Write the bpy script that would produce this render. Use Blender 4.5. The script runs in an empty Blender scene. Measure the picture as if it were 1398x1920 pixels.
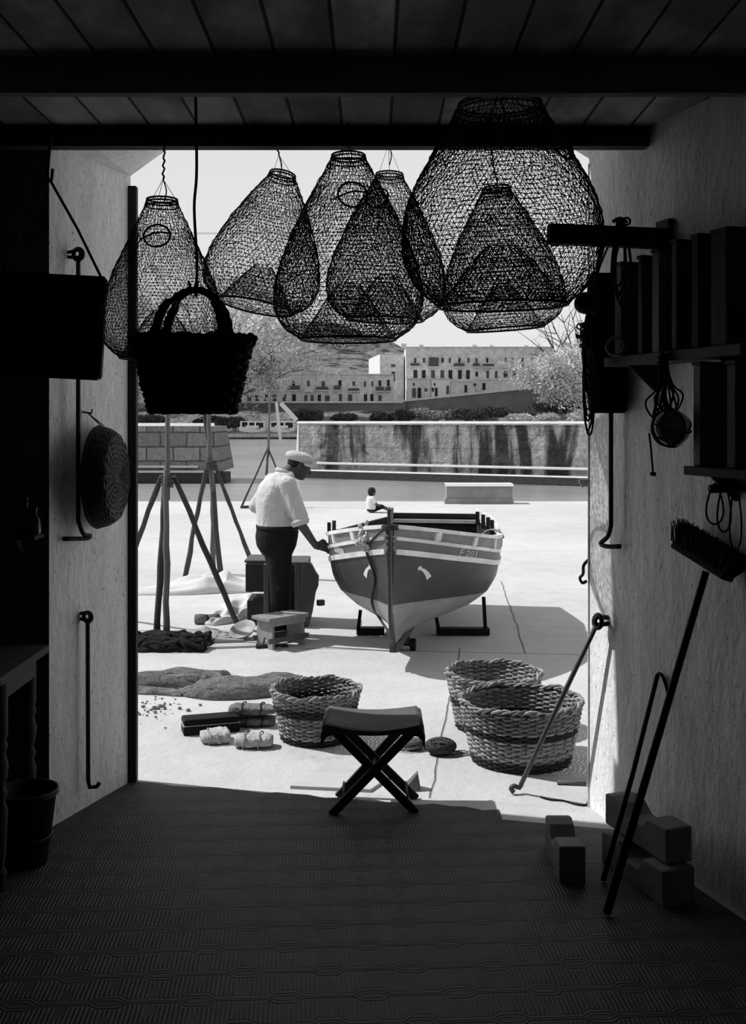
import bpy, bmesh, math, random
import numpy as np
from mathutils import Vector, Matrix, Euler
SC = bpy.context.scene
COL = SC.collection
PI = math.pi
random.seed(7)
rng = np.random.default_rng(7)
# ---------------------------------------------------------------- camera numbers
F, CX, HY, EYE = 2000.0, 699.0, 789.0, 1.88


def P(px, py, d):
    return Vector(((px - CX) / F * d, d, EYE - (py - HY) / F * d))


def G(px, py, z=0.0):
    d = F * (EYE - z) / (py - HY)
    return Vector(((px - CX) / F * d, d, z))


def V(*a):
    return Vector(a)


# ---------------------------------------------------------------- mesh builder
def frames(pts, closed=False):
    pts = [Vector(p) for p in pts]
    n = len(pts)
    T = []
    for i in range(n):
        if closed:
            t = pts[(i + 1) % n] - pts[i - 1]
        else:
            t = pts[min(i + 1, n - 1)] - pts[max(i - 1, 0)]
        T.append(t.normalized() if t.length > 1e-9 else Vector((0, 0, 1)))
    a = Vector((0, 0, 1)) if abs(T[0].z) < .9 else Vector((1, 0, 0))
    N = [(a - T[0] * a.dot(T[0])).normalized()]
    for i in range(1, n):
        v = N[-1] - T[i] * N[-1].dot(T[i])
        N.append(v.normalized() if v.length > 1e-6 else N[-1])
    return pts, T, N


class MB:
    def __init__(s):
        s.v, s.f, s.m = [], [], []

    def add(s, vs, fs, mi=0):
        o = len(s.v)
        s.v += [tuple(v) for v in vs]
        s.f += [tuple(i + o for i in f) for f in fs]
        s.m += [mi] * len(fs)
        return s

    def box(s, c, d, R=None, mi=0):
        hx, hy, hz = d[0] / 2, d[1] / 2, d[2] / 2
        vs = [Vector((x, y, z)) for x in (-hx, hx) for y in (-hy, hy) for z in (-hz, hz)]
        if R is not None:
            if isinstance(R, (int, float)):
                R = Matrix.Rotation(R, 3, 'Z')
            vs = [R @ v for v in vs]
        vs = [v + Vector(c) for v in vs]
        return s.add(vs, [(0, 1, 3, 2), (4, 6, 7, 5), (0, 4, 5, 1), (2, 3, 7, 6), (0, 2, 6, 4), (1, 5, 7, 3)], mi)

    def beam(s, p0, p1, w, h, up=(0, 0, 1), mi=0):
        p0, p1 = Vector(p0), Vector(p1)
        t = (p1 - p0)
        L = t.length
        t.normalize()
        up = Vector(up)
        if abs(t.dot(up)) > .98:
            up = Vector((0, 1, 0))
        sd = t.cross(up).normalized()
        u = sd.cross(t).normalized()
        R = Matrix((t, sd, u)).transposed()
        return s.box((p0 + p1) / 2, (L, w, h), R, mi)

    def tube(s, pts, r, n=6, closed=False, mi=0, cap=True):
        pts, T, N = frames(pts, closed)
        k = len(pts)
        rs = r if isinstance(r, (list, tuple)) else [r] * k
        vs = []
        for i in range(k):
            b = T[i].cross(N[i])
            for j in range(n):
                a = 2 * PI * j / n
                vs.append(pts[i] + (N[i] * math.cos(a) + b * math.sin(a)) * rs[i])
        fs = []
        for i in range(k if closed else k - 1):
            i2 = (i + 1) % k
            for j in range(n):
                fs.append((i * n + j, i * n + (j + 1) % n, i2 * n + (j + 1) % n, i2 * n + j))
        if not closed and cap:
            fs.append(tuple(range(n))[::-1])
            fs.append(tuple((k - 1) * n + j for j in range(n)))
        return s.add(vs, fs, mi)

    def torus(s, c, R, r, axis=(0, 0, 1), n=24, m=6, mi=0, sx=1, sy=1):
        q = Vector((0, 0, 1)).rotation_difference(Vector(axis).normalized())
        return s.tube([Vector(c) + q @ Vector((R * sx * math.cos(2 * PI * i / n), R * sy * math.sin(2 * PI * i / n), 0)) for i in range(n)], r, m, True, mi)

    def loft(s, rings, closed=True, cap0=True, cap1=True, mi=0):
        n = len(rings[0])
        vs = [p for r in rings for p in r]
        fs = []
        for i in range(len(rings) - 1):
            for j in range(n if closed else n - 1):
                fs.append((i * n + j, i * n + (j + 1) % n, (i + 1) * n + (j + 1) % n, (i + 1) * n + j))
        if closed and cap0:
            fs.append(tuple(range(n))[::-1])
        if closed and cap1:
            fs.append(tuple((len(rings) - 1) * n + j for j in range(n)))
        return s.add(vs, fs, mi)

    def lathe(s, prof, c=(0, 0, 0), n=24, axis=(0, 0, 1), mi=0, cap=True, sx=1, sy=1):
        q = Vector((0, 0, 1)).rotation_difference(Vector(axis).normalized())
        rings = [[Vector(c) + q @ Vector((r * sx * math.cos(2 * PI * j / n), r * sy * math.sin(2 * PI * j / n), z)) for j in range(n)] for r, z in prof]
        return s.loft(rings, True, cap, cap, mi)

    def ell(s, c, r, n=14, m=9, R=None, mi=0, jit=0):
        rings = []
        for i in range(1, m):
            th = PI * i / m
            ring = []
            for j in range(n):
                a = 2 * PI * j / n
                k = 1 + (random.uniform(-jit, jit) if jit else 0)
                v = Vector((r[0] * math.sin(th) * math.cos(a), r[1] * math.sin(th) * math.sin(a), -r[2] * math.cos(th))) * k
                ring.append((R @ v if R is not None else v) + Vector(c))
            rings.append(ring)
        return s.loft(rings, True, True, True, mi)

    def prism(s, poly, z0, z1, mi=0, M=None):
        n = len(poly)
        vs = [Vector((x, y, z0)) for x, y in poly] + [Vector((x, y, z1)) for x, y in poly]
        if M is not None:
            vs = [M @ v for v in vs]
        fs = [tuple(range(n))[::-1], tuple(range(n, 2 * n))]
        fs += [(i, (i + 1) % n, n + (i + 1) % n, n + i) for i in range(n)]
        return s.add(vs, fs, mi)

    def grid(s, fn, nu, nv, mi=0):
        vs = [fn(i / (nu - 1), j / (nv - 1)) for i in range(nu) for j in range(nv)]
        fs = [(i * nv + j, (i + 1) * nv + j, (i + 1) * nv + j + 1, i * nv + j + 1) for i in range(nu - 1) for j in range(nv - 1)]
        return s.add(vs, fs, mi)


BASE = {}


def finish(o, label=None, cat=None, group=None, kind=None):
    if label:
        o['label'] = label
    if cat:
        o['category'] = cat
    if group:
        o['group'] = group
    if kind:
        o['kind'] = kind
    return o


def thing(name, loc, label, cat, group=None, rz=0):
    o = bpy.data.objects.new(name, None)
    COL.objects.link(o)
    o.empty_display_size = .05
    o.location = loc
    o.rotation_euler = (0, 0, rz)
    BASE[o.name] = (Vector(loc), rz)
    return finish(o, label, cat, group)


def root_of(o):
    while o.parent:
        o = o.parent
    return o


def link_mesh(name, me, mats, parent=None, smooth=False, bevel=0, local=False, top_origin=True, fixn=True):
    for m in (mats if isinstance(mats, (list, tuple)) else [mats]):
        me.materials.append(m)
    if fixn:
        bm = bmesh.new()
        bm.from_mesh(me)
        bmesh.ops.recalc_face_normals(bm, faces=bm.faces)
        bm.to_mesh(me)
        bm.free()
    o = bpy.data.objects.new(name, me)
    COL.objects.link(o)
    if parent is not None:
        if not local:
            L, rz = BASE[root_of(parent).name]
            me.transform(Matrix.Rotation(-rz, 4, 'Z') @ Matrix.Translation(-L))
        o.parent = parent
    elif top_origin:
        co = np.empty(len(me.vertices) * 3, 'f')
        me.vertices.foreach_get('co', co)
        co = co.reshape(-1, 3)
        mn, mx = co.min(0), co.max(0)
        L = Vector((float(mn[0] + mx[0]) / 2, float(mn[1] + mx[1]) / 2, float(mn[2])))
        me.transform(Matrix.Translation(-L))
        o.location = L
        BASE[o.name] = (L, 0)
    if smooth:
        me.polygons.foreach_set('use_smooth', [True] * len(me.polygons))
    if bevel:
        b = o.modifiers.new('bevel', 'BEVEL')
        b.width = bevel
        b.segments = 2
        b.limit_method = 'ANGLE'
        b.angle_limit = .7
    return o


def obj(name, mb, mats, parent=None, smooth=False, bevel=0, local=False, **k):
    me = bpy.data.meshes.new(name)
    me.from_pydata(mb.v, [], mb.f)
    me.polygons.foreach_set('material_index', mb.m)
    o = link_mesh(name, me, mats, parent, smooth, bevel, local)
    return finish(o, **k)


def np_mesh(verts, faces):
    """verts (n,3), faces (k,q) all the same size"""
    me = bpy.data.meshes.new('m')
    n, (k, q) = len(verts), faces.shape
    me.vertices.add(n)
    me.vertices.foreach_set('co', np.ascontiguousarray(verts, dtype='f').ravel())
    me.loops.add(k * q)
    me.polygons.add(k)
    me.loops.foreach_set('vertex_index', faces.astype('i').ravel())
    me.polygons.foreach_set('loop_start', np.arange(0, k * q, q, dtype='i'))
    me.update(calc_edges=True)
    return me


def wire_mesh(A, B, r):
    """three-sided wires between the rows of A and B"""
    t = B - A
    L = np.linalg.norm(t, axis=1, keepdims=True)
    t = t / np.maximum(L, 1e-9)
    up = np.tile(np.array([[.31, .52, .79]]), (len(A), 1))
    u = np.cross(t, up)
    u /= np.maximum(np.linalg.norm(u, axis=1, keepdims=True), 1e-9)
    w = np.cross(t, u)
    r = np.asarray(r).reshape(-1, 1)
    vs = []
    for k in range(3):
        a = 2 * PI * k / 3
        o = (u * math.cos(a) + w * math.sin(a)) * r
        vs += [A + o, B + o]
    v = np.stack(vs, 1).reshape(-1, 3)
    b = (np.arange(len(A)) * 6)[:, None]
    f = np.concatenate([b + np.array([[0, 1, 3, 2]]), b + np.array([[2, 3, 5, 4]]), b + np.array([[4, 5, 1, 0]])])
    return np_mesh(v, f)


def blob(name, parts, mat, parent, voxel=.012, smooth_it=4, rootloc=None, extra=None):
    """union of overlapping closed shapes voxel-remeshed into one continuous skin; parts is an MB in local coordinates"""
    me = bpy.data.meshes.new(name)
    me.from_pydata(parts.v, [], parts.f)
    bm = bmesh.new()
    bm.from_mesh(me)
    bmesh.ops.recalc_face_normals(bm, faces=bm.faces)
    bm.to_mesh(me)
    bm.free()
    t = bpy.data.objects.new('tmp', me)
    COL.objects.link(t)
    r = t.modifiers.new('r', 'REMESH')
    r.mode = 'VOXEL'
    r.voxel_size = voxel
    s = t.modifiers.new('s', 'SMOOTH')
    s.iterations = smooth_it
    s.factor = .5
    dg = bpy.context.evaluated_depsgraph_get()
    me2 = bpy.data.meshes.new_from_object(t.evaluated_get(dg))
    bpy.data.objects.remove(t)
    me2.name = name
    return link_mesh(name, me2, mat, parent, True, 0, True, fixn=False)


def cap_seg(mb, p0, p1, r0, r1, n=12, k=5, sq=1.0, sqdir=(0, 1, 0)):
    """tapered capsule"""
    p0, p1 = Vector(p0), Vector(p1)
    t = (p1 - p0).normalized()
    pts, rs = [], []
    for i in range(k):
        a = PI / 2 * (1 - i / k)
        pts.append(p0 - t * r0 * math.sin(a))
        rs.append(max(r0 * math.cos(a), .0008))
    for i in range(5):
        pts.append(p0.lerp(p1, i / 4))
        rs.append(r0 + (r1 - r0) * i / 4)
    for i in range(1, k + 1):
        a = PI / 2 * i / k
        pts.append(p1 + t * r1 * math.sin(a))
        rs.append(max(r1 * math.cos(a), .0008))
    mb.tube(pts, rs, n)


def ering(c, rx, ry, rz=0, n=20, tilt=None, pw=1.0):
    out = []
    for j in range(n):
        a = 2 * PI * j / n
        x = rx * math.copysign(abs(math.cos(a)) ** pw, math.cos(a))
        y = ry * math.copysign(abs(math.sin(a)) ** pw, math.sin(a))
        v = Vector((x, y, 0))
        if tilt is not None:
            v = tilt @ v
        v = Matrix.Rotation(rz, 3, 'Z') @ v
        out.append(Vector(c) + v)
    return out


def bez(ps, n=24):
    """smooth curve through the points (Catmull-Rom)"""
    ps = [Vector(p) for p in ps]
    out = []
    for i in range(len(ps) - 1):
        p0, p1, p2, p3 = ps[max(i - 1, 0)], ps[i], ps[i + 1], ps[min(i + 2, len(ps) - 1)]
        k = max(2, n // (len(ps) - 1))
        for j in range(k):
            t = j / k
            out.append(.5 * ((2 * p1) + (p2 - p0) * t + (2 * p0 - 5 * p1 + 4 * p2 - p3) * t * t + (3 * p1 - p0 - 3 * p2 + p3) * t ** 3))
    out.append(ps[-1])
    return out


# ---------------------------------------------------------------- materials
class X:
    """a tiny expression builder over Math nodes"""

    def __init__(s, nt, sock):
        s.nt, s.s = nt, sock

    def _op(s, op, b=None, c=None, rev=False, clamp=False):
        n = s.nt.nodes.new('ShaderNodeMath')
        n.operation = op
        n.use_clamp = clamp
        a = (s, b) if not rev else (b, s)
        for i, q in enumerate(list(a) + ([c] if c is not None else [])):
            if q is None:
                continue
            if isinstance(q, X):
                s.nt.links.new(q.s, n.inputs[i])
            else:
                n.inputs[i].default_value = q
        return X(s.nt, n.outputs[0])

    def __add__(s, b): return s._op('ADD', b)
    def __radd__(s, b): return s._op('ADD', b)
    def __sub__(s, b): return s._op('SUBTRACT', b)
    def __rsub__(s, b): return s._op('SUBTRACT', b, rev=True)
    def __mul__(s, b): return s._op('MULTIPLY', b)
    def __rmul__(s, b): return s._op('MULTIPLY', b)
    def __truediv__(s, b): return s._op('DIVIDE', b)
    def abs(s): return s._op('ABSOLUTE')
    def floor(s): return s._op('FLOOR')
    def round(s): return s._op('ROUND')
    def fract(s): return s._op('FRACT')
    def sin(s): return s._op('SINE')
    def mod(s, b): return s._op('FLOORED_MODULO', b)
    def max(s, b): return s._op('MAXIMUM', b)
    def min(s, b): return s._op('MINIMUM', b)
    def gt(s, b): return s._op('GREATER_THAN', b)
    def lt(s, b): return s._op('LESS_THAN', b)

    def ss(s, a, b, lo=0.0, hi=1.0):
        n = s.nt.nodes.new('ShaderNodeMapRange')
        n.interpolation_type = 'SMOOTHSTEP'
        s.nt.links.new(s.s, n.inputs[0])
        for i, q in enumerate((a, b, lo, hi)):
            n.inputs[i + 1].default_value = q
        return X(s.nt, n.outputs[0])


class Mat:
    def __init__(s, name, rough=.85, spec=.15, metallic=0, coord='Object'):
        s.m = bpy.data.materials.new(name)
        s.m.use_nodes = True
        s.nt = s.m.node_tree
        s.b = s.nt.nodes['Principled BSDF']
        s.b.inputs['Roughness'].default_value = rough
        s.b.inputs['Specular IOR Level'].default_value = spec
        s.b.inputs['Metallic'].default_value = metallic
        tc = s.nt.nodes.new('ShaderNodeTexCoord')
        s.co = tc.outputs[coord]
        sp = s.nt.nodes.new('ShaderNodeSeparateXYZ')
        s.nt.links.new(s.co, sp.inputs[0])
        s.x, s.y, s.z = (X(s.nt, sp.outputs[i]) for i in range(3))
        s.h = None

    def noise(s, scale, detail=4, sc=(1, 1, 1), off=0, dist=0, rough=.55):
        mp = s.nt.nodes.new('ShaderNodeMapping')
        mp.inputs['Scale'].default_value = sc
        mp.inputs['Location'].default_value = (off, off * .7, off * .3)
        s.nt.links.new(s.co, mp.inputs[0])
        n = s.nt.nodes.new('ShaderNodeTexNoise')
        n.inputs['Scale'].default_value = scale
        n.inputs['Detail'].default_value = detail
        n.inputs['Roughness'].default_value = rough
        n.inputs['Distortion'].default_value = dist
        s.nt.links.new(mp.outputs[0], n.inputs[0])
        return X(s.nt, n.outputs[0])

    def color(s, e):
        c = s.nt.nodes.new('ShaderNodeCombineColor')
        for i in range(3):
            if isinstance(e, X):
                s.nt.links.new(e.s, c.inputs[i])
            else:
                c.inputs[i].default_value = e
        s.nt.links.new(c.outputs[0], s.b.inputs['Base Color'])
        return s

    def bump(s, e, dist=.01, strength=1.0):
        n = s.nt.nodes.new('ShaderNodeBump')
        n.inputs['Distance'].default_value = dist
        n.inputs['Strength'].default_value = strength
        s.nt.links.new(e.s, n.inputs['Height'])
        s.nt.links.new(n.outputs[0], s.b.inputs['Normal'])
        return s


def M(name, v, var=.25, scale=8, rough=.85, bump=0, bscale=40, sc=(1, 1, 1), spec=.15, metallic=0):
    """matt grey with a soft mottle and a fine bump"""
    m = Mat(name, rough, spec, metallic)
    n = m.noise(scale, 5, sc)
    m.color((n * (2 * var) + (1 - var)) * v)
    if bump:
        m.bump(m.noise(bscale, 4, sc), bump)
    return m.m


def plaster(name, v, dark=.55, seed=0, streak=2.0):
    m = Mat(name, .9, .1)
    big = m.noise(1.3, 6, (1, 1, .45), seed)
    st = m.noise(5, 6, (2.2, 2.2, .35), seed + 3)
    sp = m.noise(38, 4, (1, 1, .6), seed + 9)
    pit = m.noise(60, 2, (1, 1, .7), seed + 5).ss(.66, .74)
    c = big.ss(.3, .7, .90, 1.04) * st.ss(.36, .66, dark + .34, 1.03) * sp.ss(.25, .75, .92, 1.05)
    m.color((c * (1 - pit * .35) * v).min(.93))
    m.bump(m.noise(9, 7, (1, 1, .5), seed) * .6 + sp * .25 - pit * .25, .02)
    return m.m


def wood(name, v, var=.4, along='z', rough=.7, scale=6, bump=.004):
    m = Mat(name, rough, .2)
    sc = {'x': (.12, 1, 1), 'y': (1, .12, 1), 'z': (1, 1, .12)}[along]
    g = m.noise(scale * 4, 6, sc)
    b = m.noise(scale * .5, 4, sc, 3)
    m.color((g * (2 * var) + (1 - var)) * (b * .6 + .7) * v)
    m.bump(g, bump)
    return m.m


IRON = M('rusty_iron', .012, .4, 30, .55, .002, 60, spec=.3)
BLACK = M('black_paint', .006, .3, 10, .6)
WIRE = M('trap_wire', .008, .4, 20, .7)
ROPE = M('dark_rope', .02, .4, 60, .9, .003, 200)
ROPEL = M('pale_rope', .28, .3, 60, .9, .003, 200)
DKWOOD = wood('dark_wood', .03, .4, 'z')
MIDWOOD = wood('grey_wood', .10, .4, 'z')
BRACKET = wood('bracket_wood', .018, .4, 'x')
STRAW = M('wicker_straw', .25, .45, 40, .85, .002, 120)
STRAWM = M('wicker_mid', .15, .45, 40, .85, .002, 120)
STRAWP = M('wicker_pale', .36, .4, 40, .85, .002, 120)
STRAWD = M('wicker_dark', .035, .4, 40, .85, .002, 120)
# ---------------------------------------------------------------- the boathouse shell
PL = plaster('plaster_reveal', .90, .6, 1)
PR = plaster('plaster_wall', .90, .55, 4)
PD = plaster('plaster_shade', .14, .6, 7)  # same plaster darkened: shade of the unlit walls put into its colour
FAC = plaster('facade_stone', .5, .7, 11)
OL0, OL1 = V(-1.263, 5.56, 0), V(1.05, 5.19, 0)
IL0 = V(-1.49, 4.91, 0)
OSL = (OL1.y - OL0.y) / (OL1.x - OL0.x)


def outer(x, z):
    return V(x, OL0.y + OSL * (x - OL0.x), z)


def rwx(d):
    return 1.05 + .32 * (5.19 - d)


IR0 = V(rwx(4.9), 4.9, 0)
CZ = 3.17
mb = MB()
N = 17
arch = [(OL0.x + (OL1.x - OL0.x) * i / (N - 1), 3.156 + .42 * max(math.sin(PI * i / (N - 1)), 0) ** .9) for i in range(N)]
ao = [outer(x, z) for x, z in arch]
ai = [V(IL0.x + (IR0.x - IL0.x) * i / (N - 1), 4.91 - .01 * i / (N - 1), CZ) for i in range(N)]
mb.grid(lambda u, v: V(*(OL0 + (IL0 - OL0) * u)[:2], (3.156 + (CZ - 3.156) * u) * v), 8, 22)
mb.loft([ao, ai], False)
for a, b in ((-7, OL0.x), (OL1.x, 7)):
    mb.add([outer(a, 0), outer(b, 0), outer(b, 3.156), outer(a, 3.156)], [(0, 1, 2, 3)], 1)
    mb.add([outer(a, 3.156), outer(b, 3.156), outer(b, 6.5), outer(a, 6.5)], [(0, 1, 2, 3)], 1)
for i in range(N - 1):
    mb.add([ao[i], ao[i + 1], outer(ao[i + 1].x, 6.5), outer(ao[i].x, 6.5)], [(0, 1, 2, 3)], 1)
obj('wall_front', mb, [PL, FAC], kind='structure')
mb = MB()
mb.add([(-2.7, 4.91, 0), IL0, (IL0.x, IL0.y, CZ), (-2.7, 4.91, CZ)], [(0, 1, 2, 3)])
mb.add([(-2.7, 4.91, 0), (-2.7, 4.91, CZ), (-2.7, -1.6, CZ), (-2.7, -1.6, 0)], [(0, 1, 2, 3)])
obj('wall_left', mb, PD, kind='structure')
mb = MB()
mb.grid(lambda u, v: V(rwx(5.19 - u * 2.99), 5.19 - u * 2.99, CZ * v), 30, 30)
mb.add([(rwx(2.2), 2.2, 0), (rwx(2.2), 2.2, CZ), (2.01, -1.6, CZ), (2.01, -1.6, 0)], [(0, 1, 2, 3)])
obj('wall_right', mb, PR, kind='structure')
mb = MB()
mb.add([(-2.7, -1.6, 0), (-2.7, -1.6, CZ), (2.01, -1.6, CZ), (2.01, -1.6, 0)], [(0, 1, 2, 3)])
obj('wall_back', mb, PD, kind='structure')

# ceiling of boards
m = Mat('ceiling_boards', .8, .15)
bx = m.x / .21
idx = bx.floor()
fr = (bx - idx - .5).abs()
tone = ((idx * 12.9898).sin() * 43758.5).fract()
gr = m.noise(16, 6, (1, .1, 1))
bl = m.noise(3, 5, (1, .5, 1), 4).ss(.42, .66, .55, 1.25)
gap = fr.ss(.465, .49)
m.color((tone * .5 + .7) * (gr * .7 + .6) * bl * (1 - gap * .85) * .42)
m.bump(gr * .3 - gap, .012)
CEIL = m.m
mb = MB()
mb.box((-.345, 1.66, CZ + .02), (4.75, 6.52, .04))
obj('ceiling', mb, CEIL, kind='structure')
mb = MB().box((-.6, 3.80, CZ - .065), (4.1, .055, .13))
finish(obj('ceiling_beam', mb, wood('beam_wood', .16, .4, 'x'), bevel=.006), 'wide dark ceiling beam nearer the camera, hiding the tops of two rope lines', 'beam')
mb = MB().box(((-2.69 + rwx(4.7) + .02) / 2, 4.70, CZ - .0445), (2.69 + rwx(4.7) - .02, .08, .089))
finish(obj('ceiling_beam', mb, BRACKET, bevel=.006), 'thin dark beam right above the doorway that the fish traps hang from', 'beam')

# floor under everything indoors + embossed linoleum
PAVE = Mat('quay_concrete', .92, .1)
pv = PAVE.noise(.55, 6).ss(.3, .7, .88, 1.06) * PAVE.noise(6, 6, (1, 1, 1), 3).ss(.3, .7, .93, 1.04)
spots = PAVE.noise(2.2, 5, (1, 1, 1), 8).ss(.64, .74) * PAVE.noise(14, 3).ss(.4, .65)
PAVE.color(pv * (1 - spots * .3) * .58)
PAVE.bump(PAVE.noise(22, 6) * .6 + PAVE.noise(4, 4) * .6, .012)
mb = MB().add([(-2.7, -1.6, 0), (2.01, -1.6, 0), (2.01, 2.2, 0), (rwx(5.19), 5.19, 0), (-1.263, 5.56, 0), (-1.49, 4.91, 0), (-2.7, 4.91, 0)], [(0, 1, 2, 3, 4, 5, 6)])
obj('floor', mb, PAVE.m, kind='structure')

m = Mat('embossed_linoleum', .62, .28)
xx = m.x + m.y * .055
yy = m.y - m.x * .055
v = yy / .166
row = v.round()
fv = ((v - row) * .166).abs()
u = (xx / .285 + (row.mod(2.0)) * .5)
du = ((u - u.round()) * .285).abs()
w = du.ss(.028, .062, .030, .0055)          # half height of the opening in the band: wide at a medallion
rid = 1 - (fv - w).abs().ss(.0, .0065)
w2 = du.ss(.02, .050, .014, .0)
rid2 = (1 - (fv - w2).abs().ss(.0, .005)) * du.lt(.052)
rib = ((xx * (2 * PI / .0150)).sin() * .5 + .5) * (fv - w).ss(.012, .018) * (1 - du.ss(.118, .130) * .9)
wear = m.noise(1.1, 5).ss(.35, .65, .75, 1.15) * m.noise(9, 5).ss(.3, .7, .85, 1.1)
hgt = rid.max(rid2).max(rib * .8)
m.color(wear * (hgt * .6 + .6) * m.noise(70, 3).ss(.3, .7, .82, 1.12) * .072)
m.bump(hgt * .7 + m.noise(50, 4) * .35, .004)
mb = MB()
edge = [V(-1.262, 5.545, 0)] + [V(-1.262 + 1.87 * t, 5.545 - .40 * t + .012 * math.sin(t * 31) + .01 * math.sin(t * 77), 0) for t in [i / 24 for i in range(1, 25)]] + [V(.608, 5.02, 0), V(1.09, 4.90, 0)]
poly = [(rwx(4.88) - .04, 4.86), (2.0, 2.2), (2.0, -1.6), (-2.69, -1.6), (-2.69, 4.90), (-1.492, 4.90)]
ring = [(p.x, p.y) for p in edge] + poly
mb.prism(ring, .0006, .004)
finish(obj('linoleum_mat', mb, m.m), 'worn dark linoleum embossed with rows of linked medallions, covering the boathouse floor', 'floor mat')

# door frames
mb = MB()
mb.beam(outer(OL0.x + .012, 0) + V(0, .0, 0), outer(OL0.x + .012, 3.10), .05, .045, (1, 0, 0))
obj('trim_1', mb, wood('frame_wood', .022, .4, 'z'), bevel=.004, kind='structure')
mb = MB()
mb.beam(outer(OL1.x + .001, 0), outer(OL1.x + .001, 3.13), .012, .012, (1, 0, 0))
obj('trim_2', mb, wood('frame_pale', .6, .3, 'z'), kind='structure')

# ---------------------------------------------------------------- fish traps
TP = [(0, .215), (.03, .235), (.1, .335), (.2, .475), (.3, .605), (.4, .725), (.5, .83), (.6, .92), (.7, .98), (.78, 1.0), (.86, .97), (.92, .89), (.96, .79), (.985, .69), (1.0, .58)]


def prof_at(t, P_=TP):
    for (a, ra), (b, rb) in zip(P_, P_[1:]):
        if t <= b:
            k = (t - a) / (b - a)
            return ra + (rb - ra) * k
    return P_[-1][1]


def smooth_prof(pr, n=240):
    ts = np.linspace(0, 1, n)
    rs = np.array([prof_at(t, pr) for t in ts])
    k = np.ones(15) / 15
    pad = np.concatenate([np.full(7, rs[0]), rs, np.full(7, rs[-1])])
    return ts, np.convolve(pad, k, 'valid')


def weave(ring_c, ring_r, cell, jit, r, Rm, org):
    """rings of equal vertex count, triangulated into a woven lattice. returns A, B, radii"""
    n = len(ring_r)
    seg = int(max(24, round(2 * PI * max(ring_r) / cell)))
    A, B, W = [], [], []
    th = np.arange(seg) * 2 * PI / seg
    pts = []
    for i in range(n):
        t = th + (PI / seg) * (i % 2)
        # closer to the mouth every other wire would be merged; keep jitter small there
        q = np.stack([ring_r[i] * np.cos(t), ring_r[i] * np.sin(t), np.full(seg, ring_c[i])], 1)
        q += rng.normal(0, jit, q.shape)
        pts.append(q)
    pts = np.array(pts)
    A.append(pts.reshape(-1, 3)); B.append(np.roll(pts, -1, 1).reshape(-1, 3)); W.append(np.full(n * seg, r))
    for i in range(n - 1):
        s = 0 if i % 2 == 0 else 1
        step = 2 if ring_r[i] < .45 * max(ring_r) else 1
        for sh in ((0, -1) if s == 0 else (0, 1)):
            A.append(pts[i][::step]); B.append(np.roll(pts[i + 1], -sh, 0)[::step]); W.append(np.full(len(pts[i][::step]), r * .85))
    A, B, W = np.concatenate(A), np.concatenate(B), np.concatenate(W)
    W = W * rng.uniform(.65, 1.35, len(W))
    tr = lambda q: q @ np.array(Rm).T + np.array(org)
    return tr(A), tr(B), W


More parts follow.
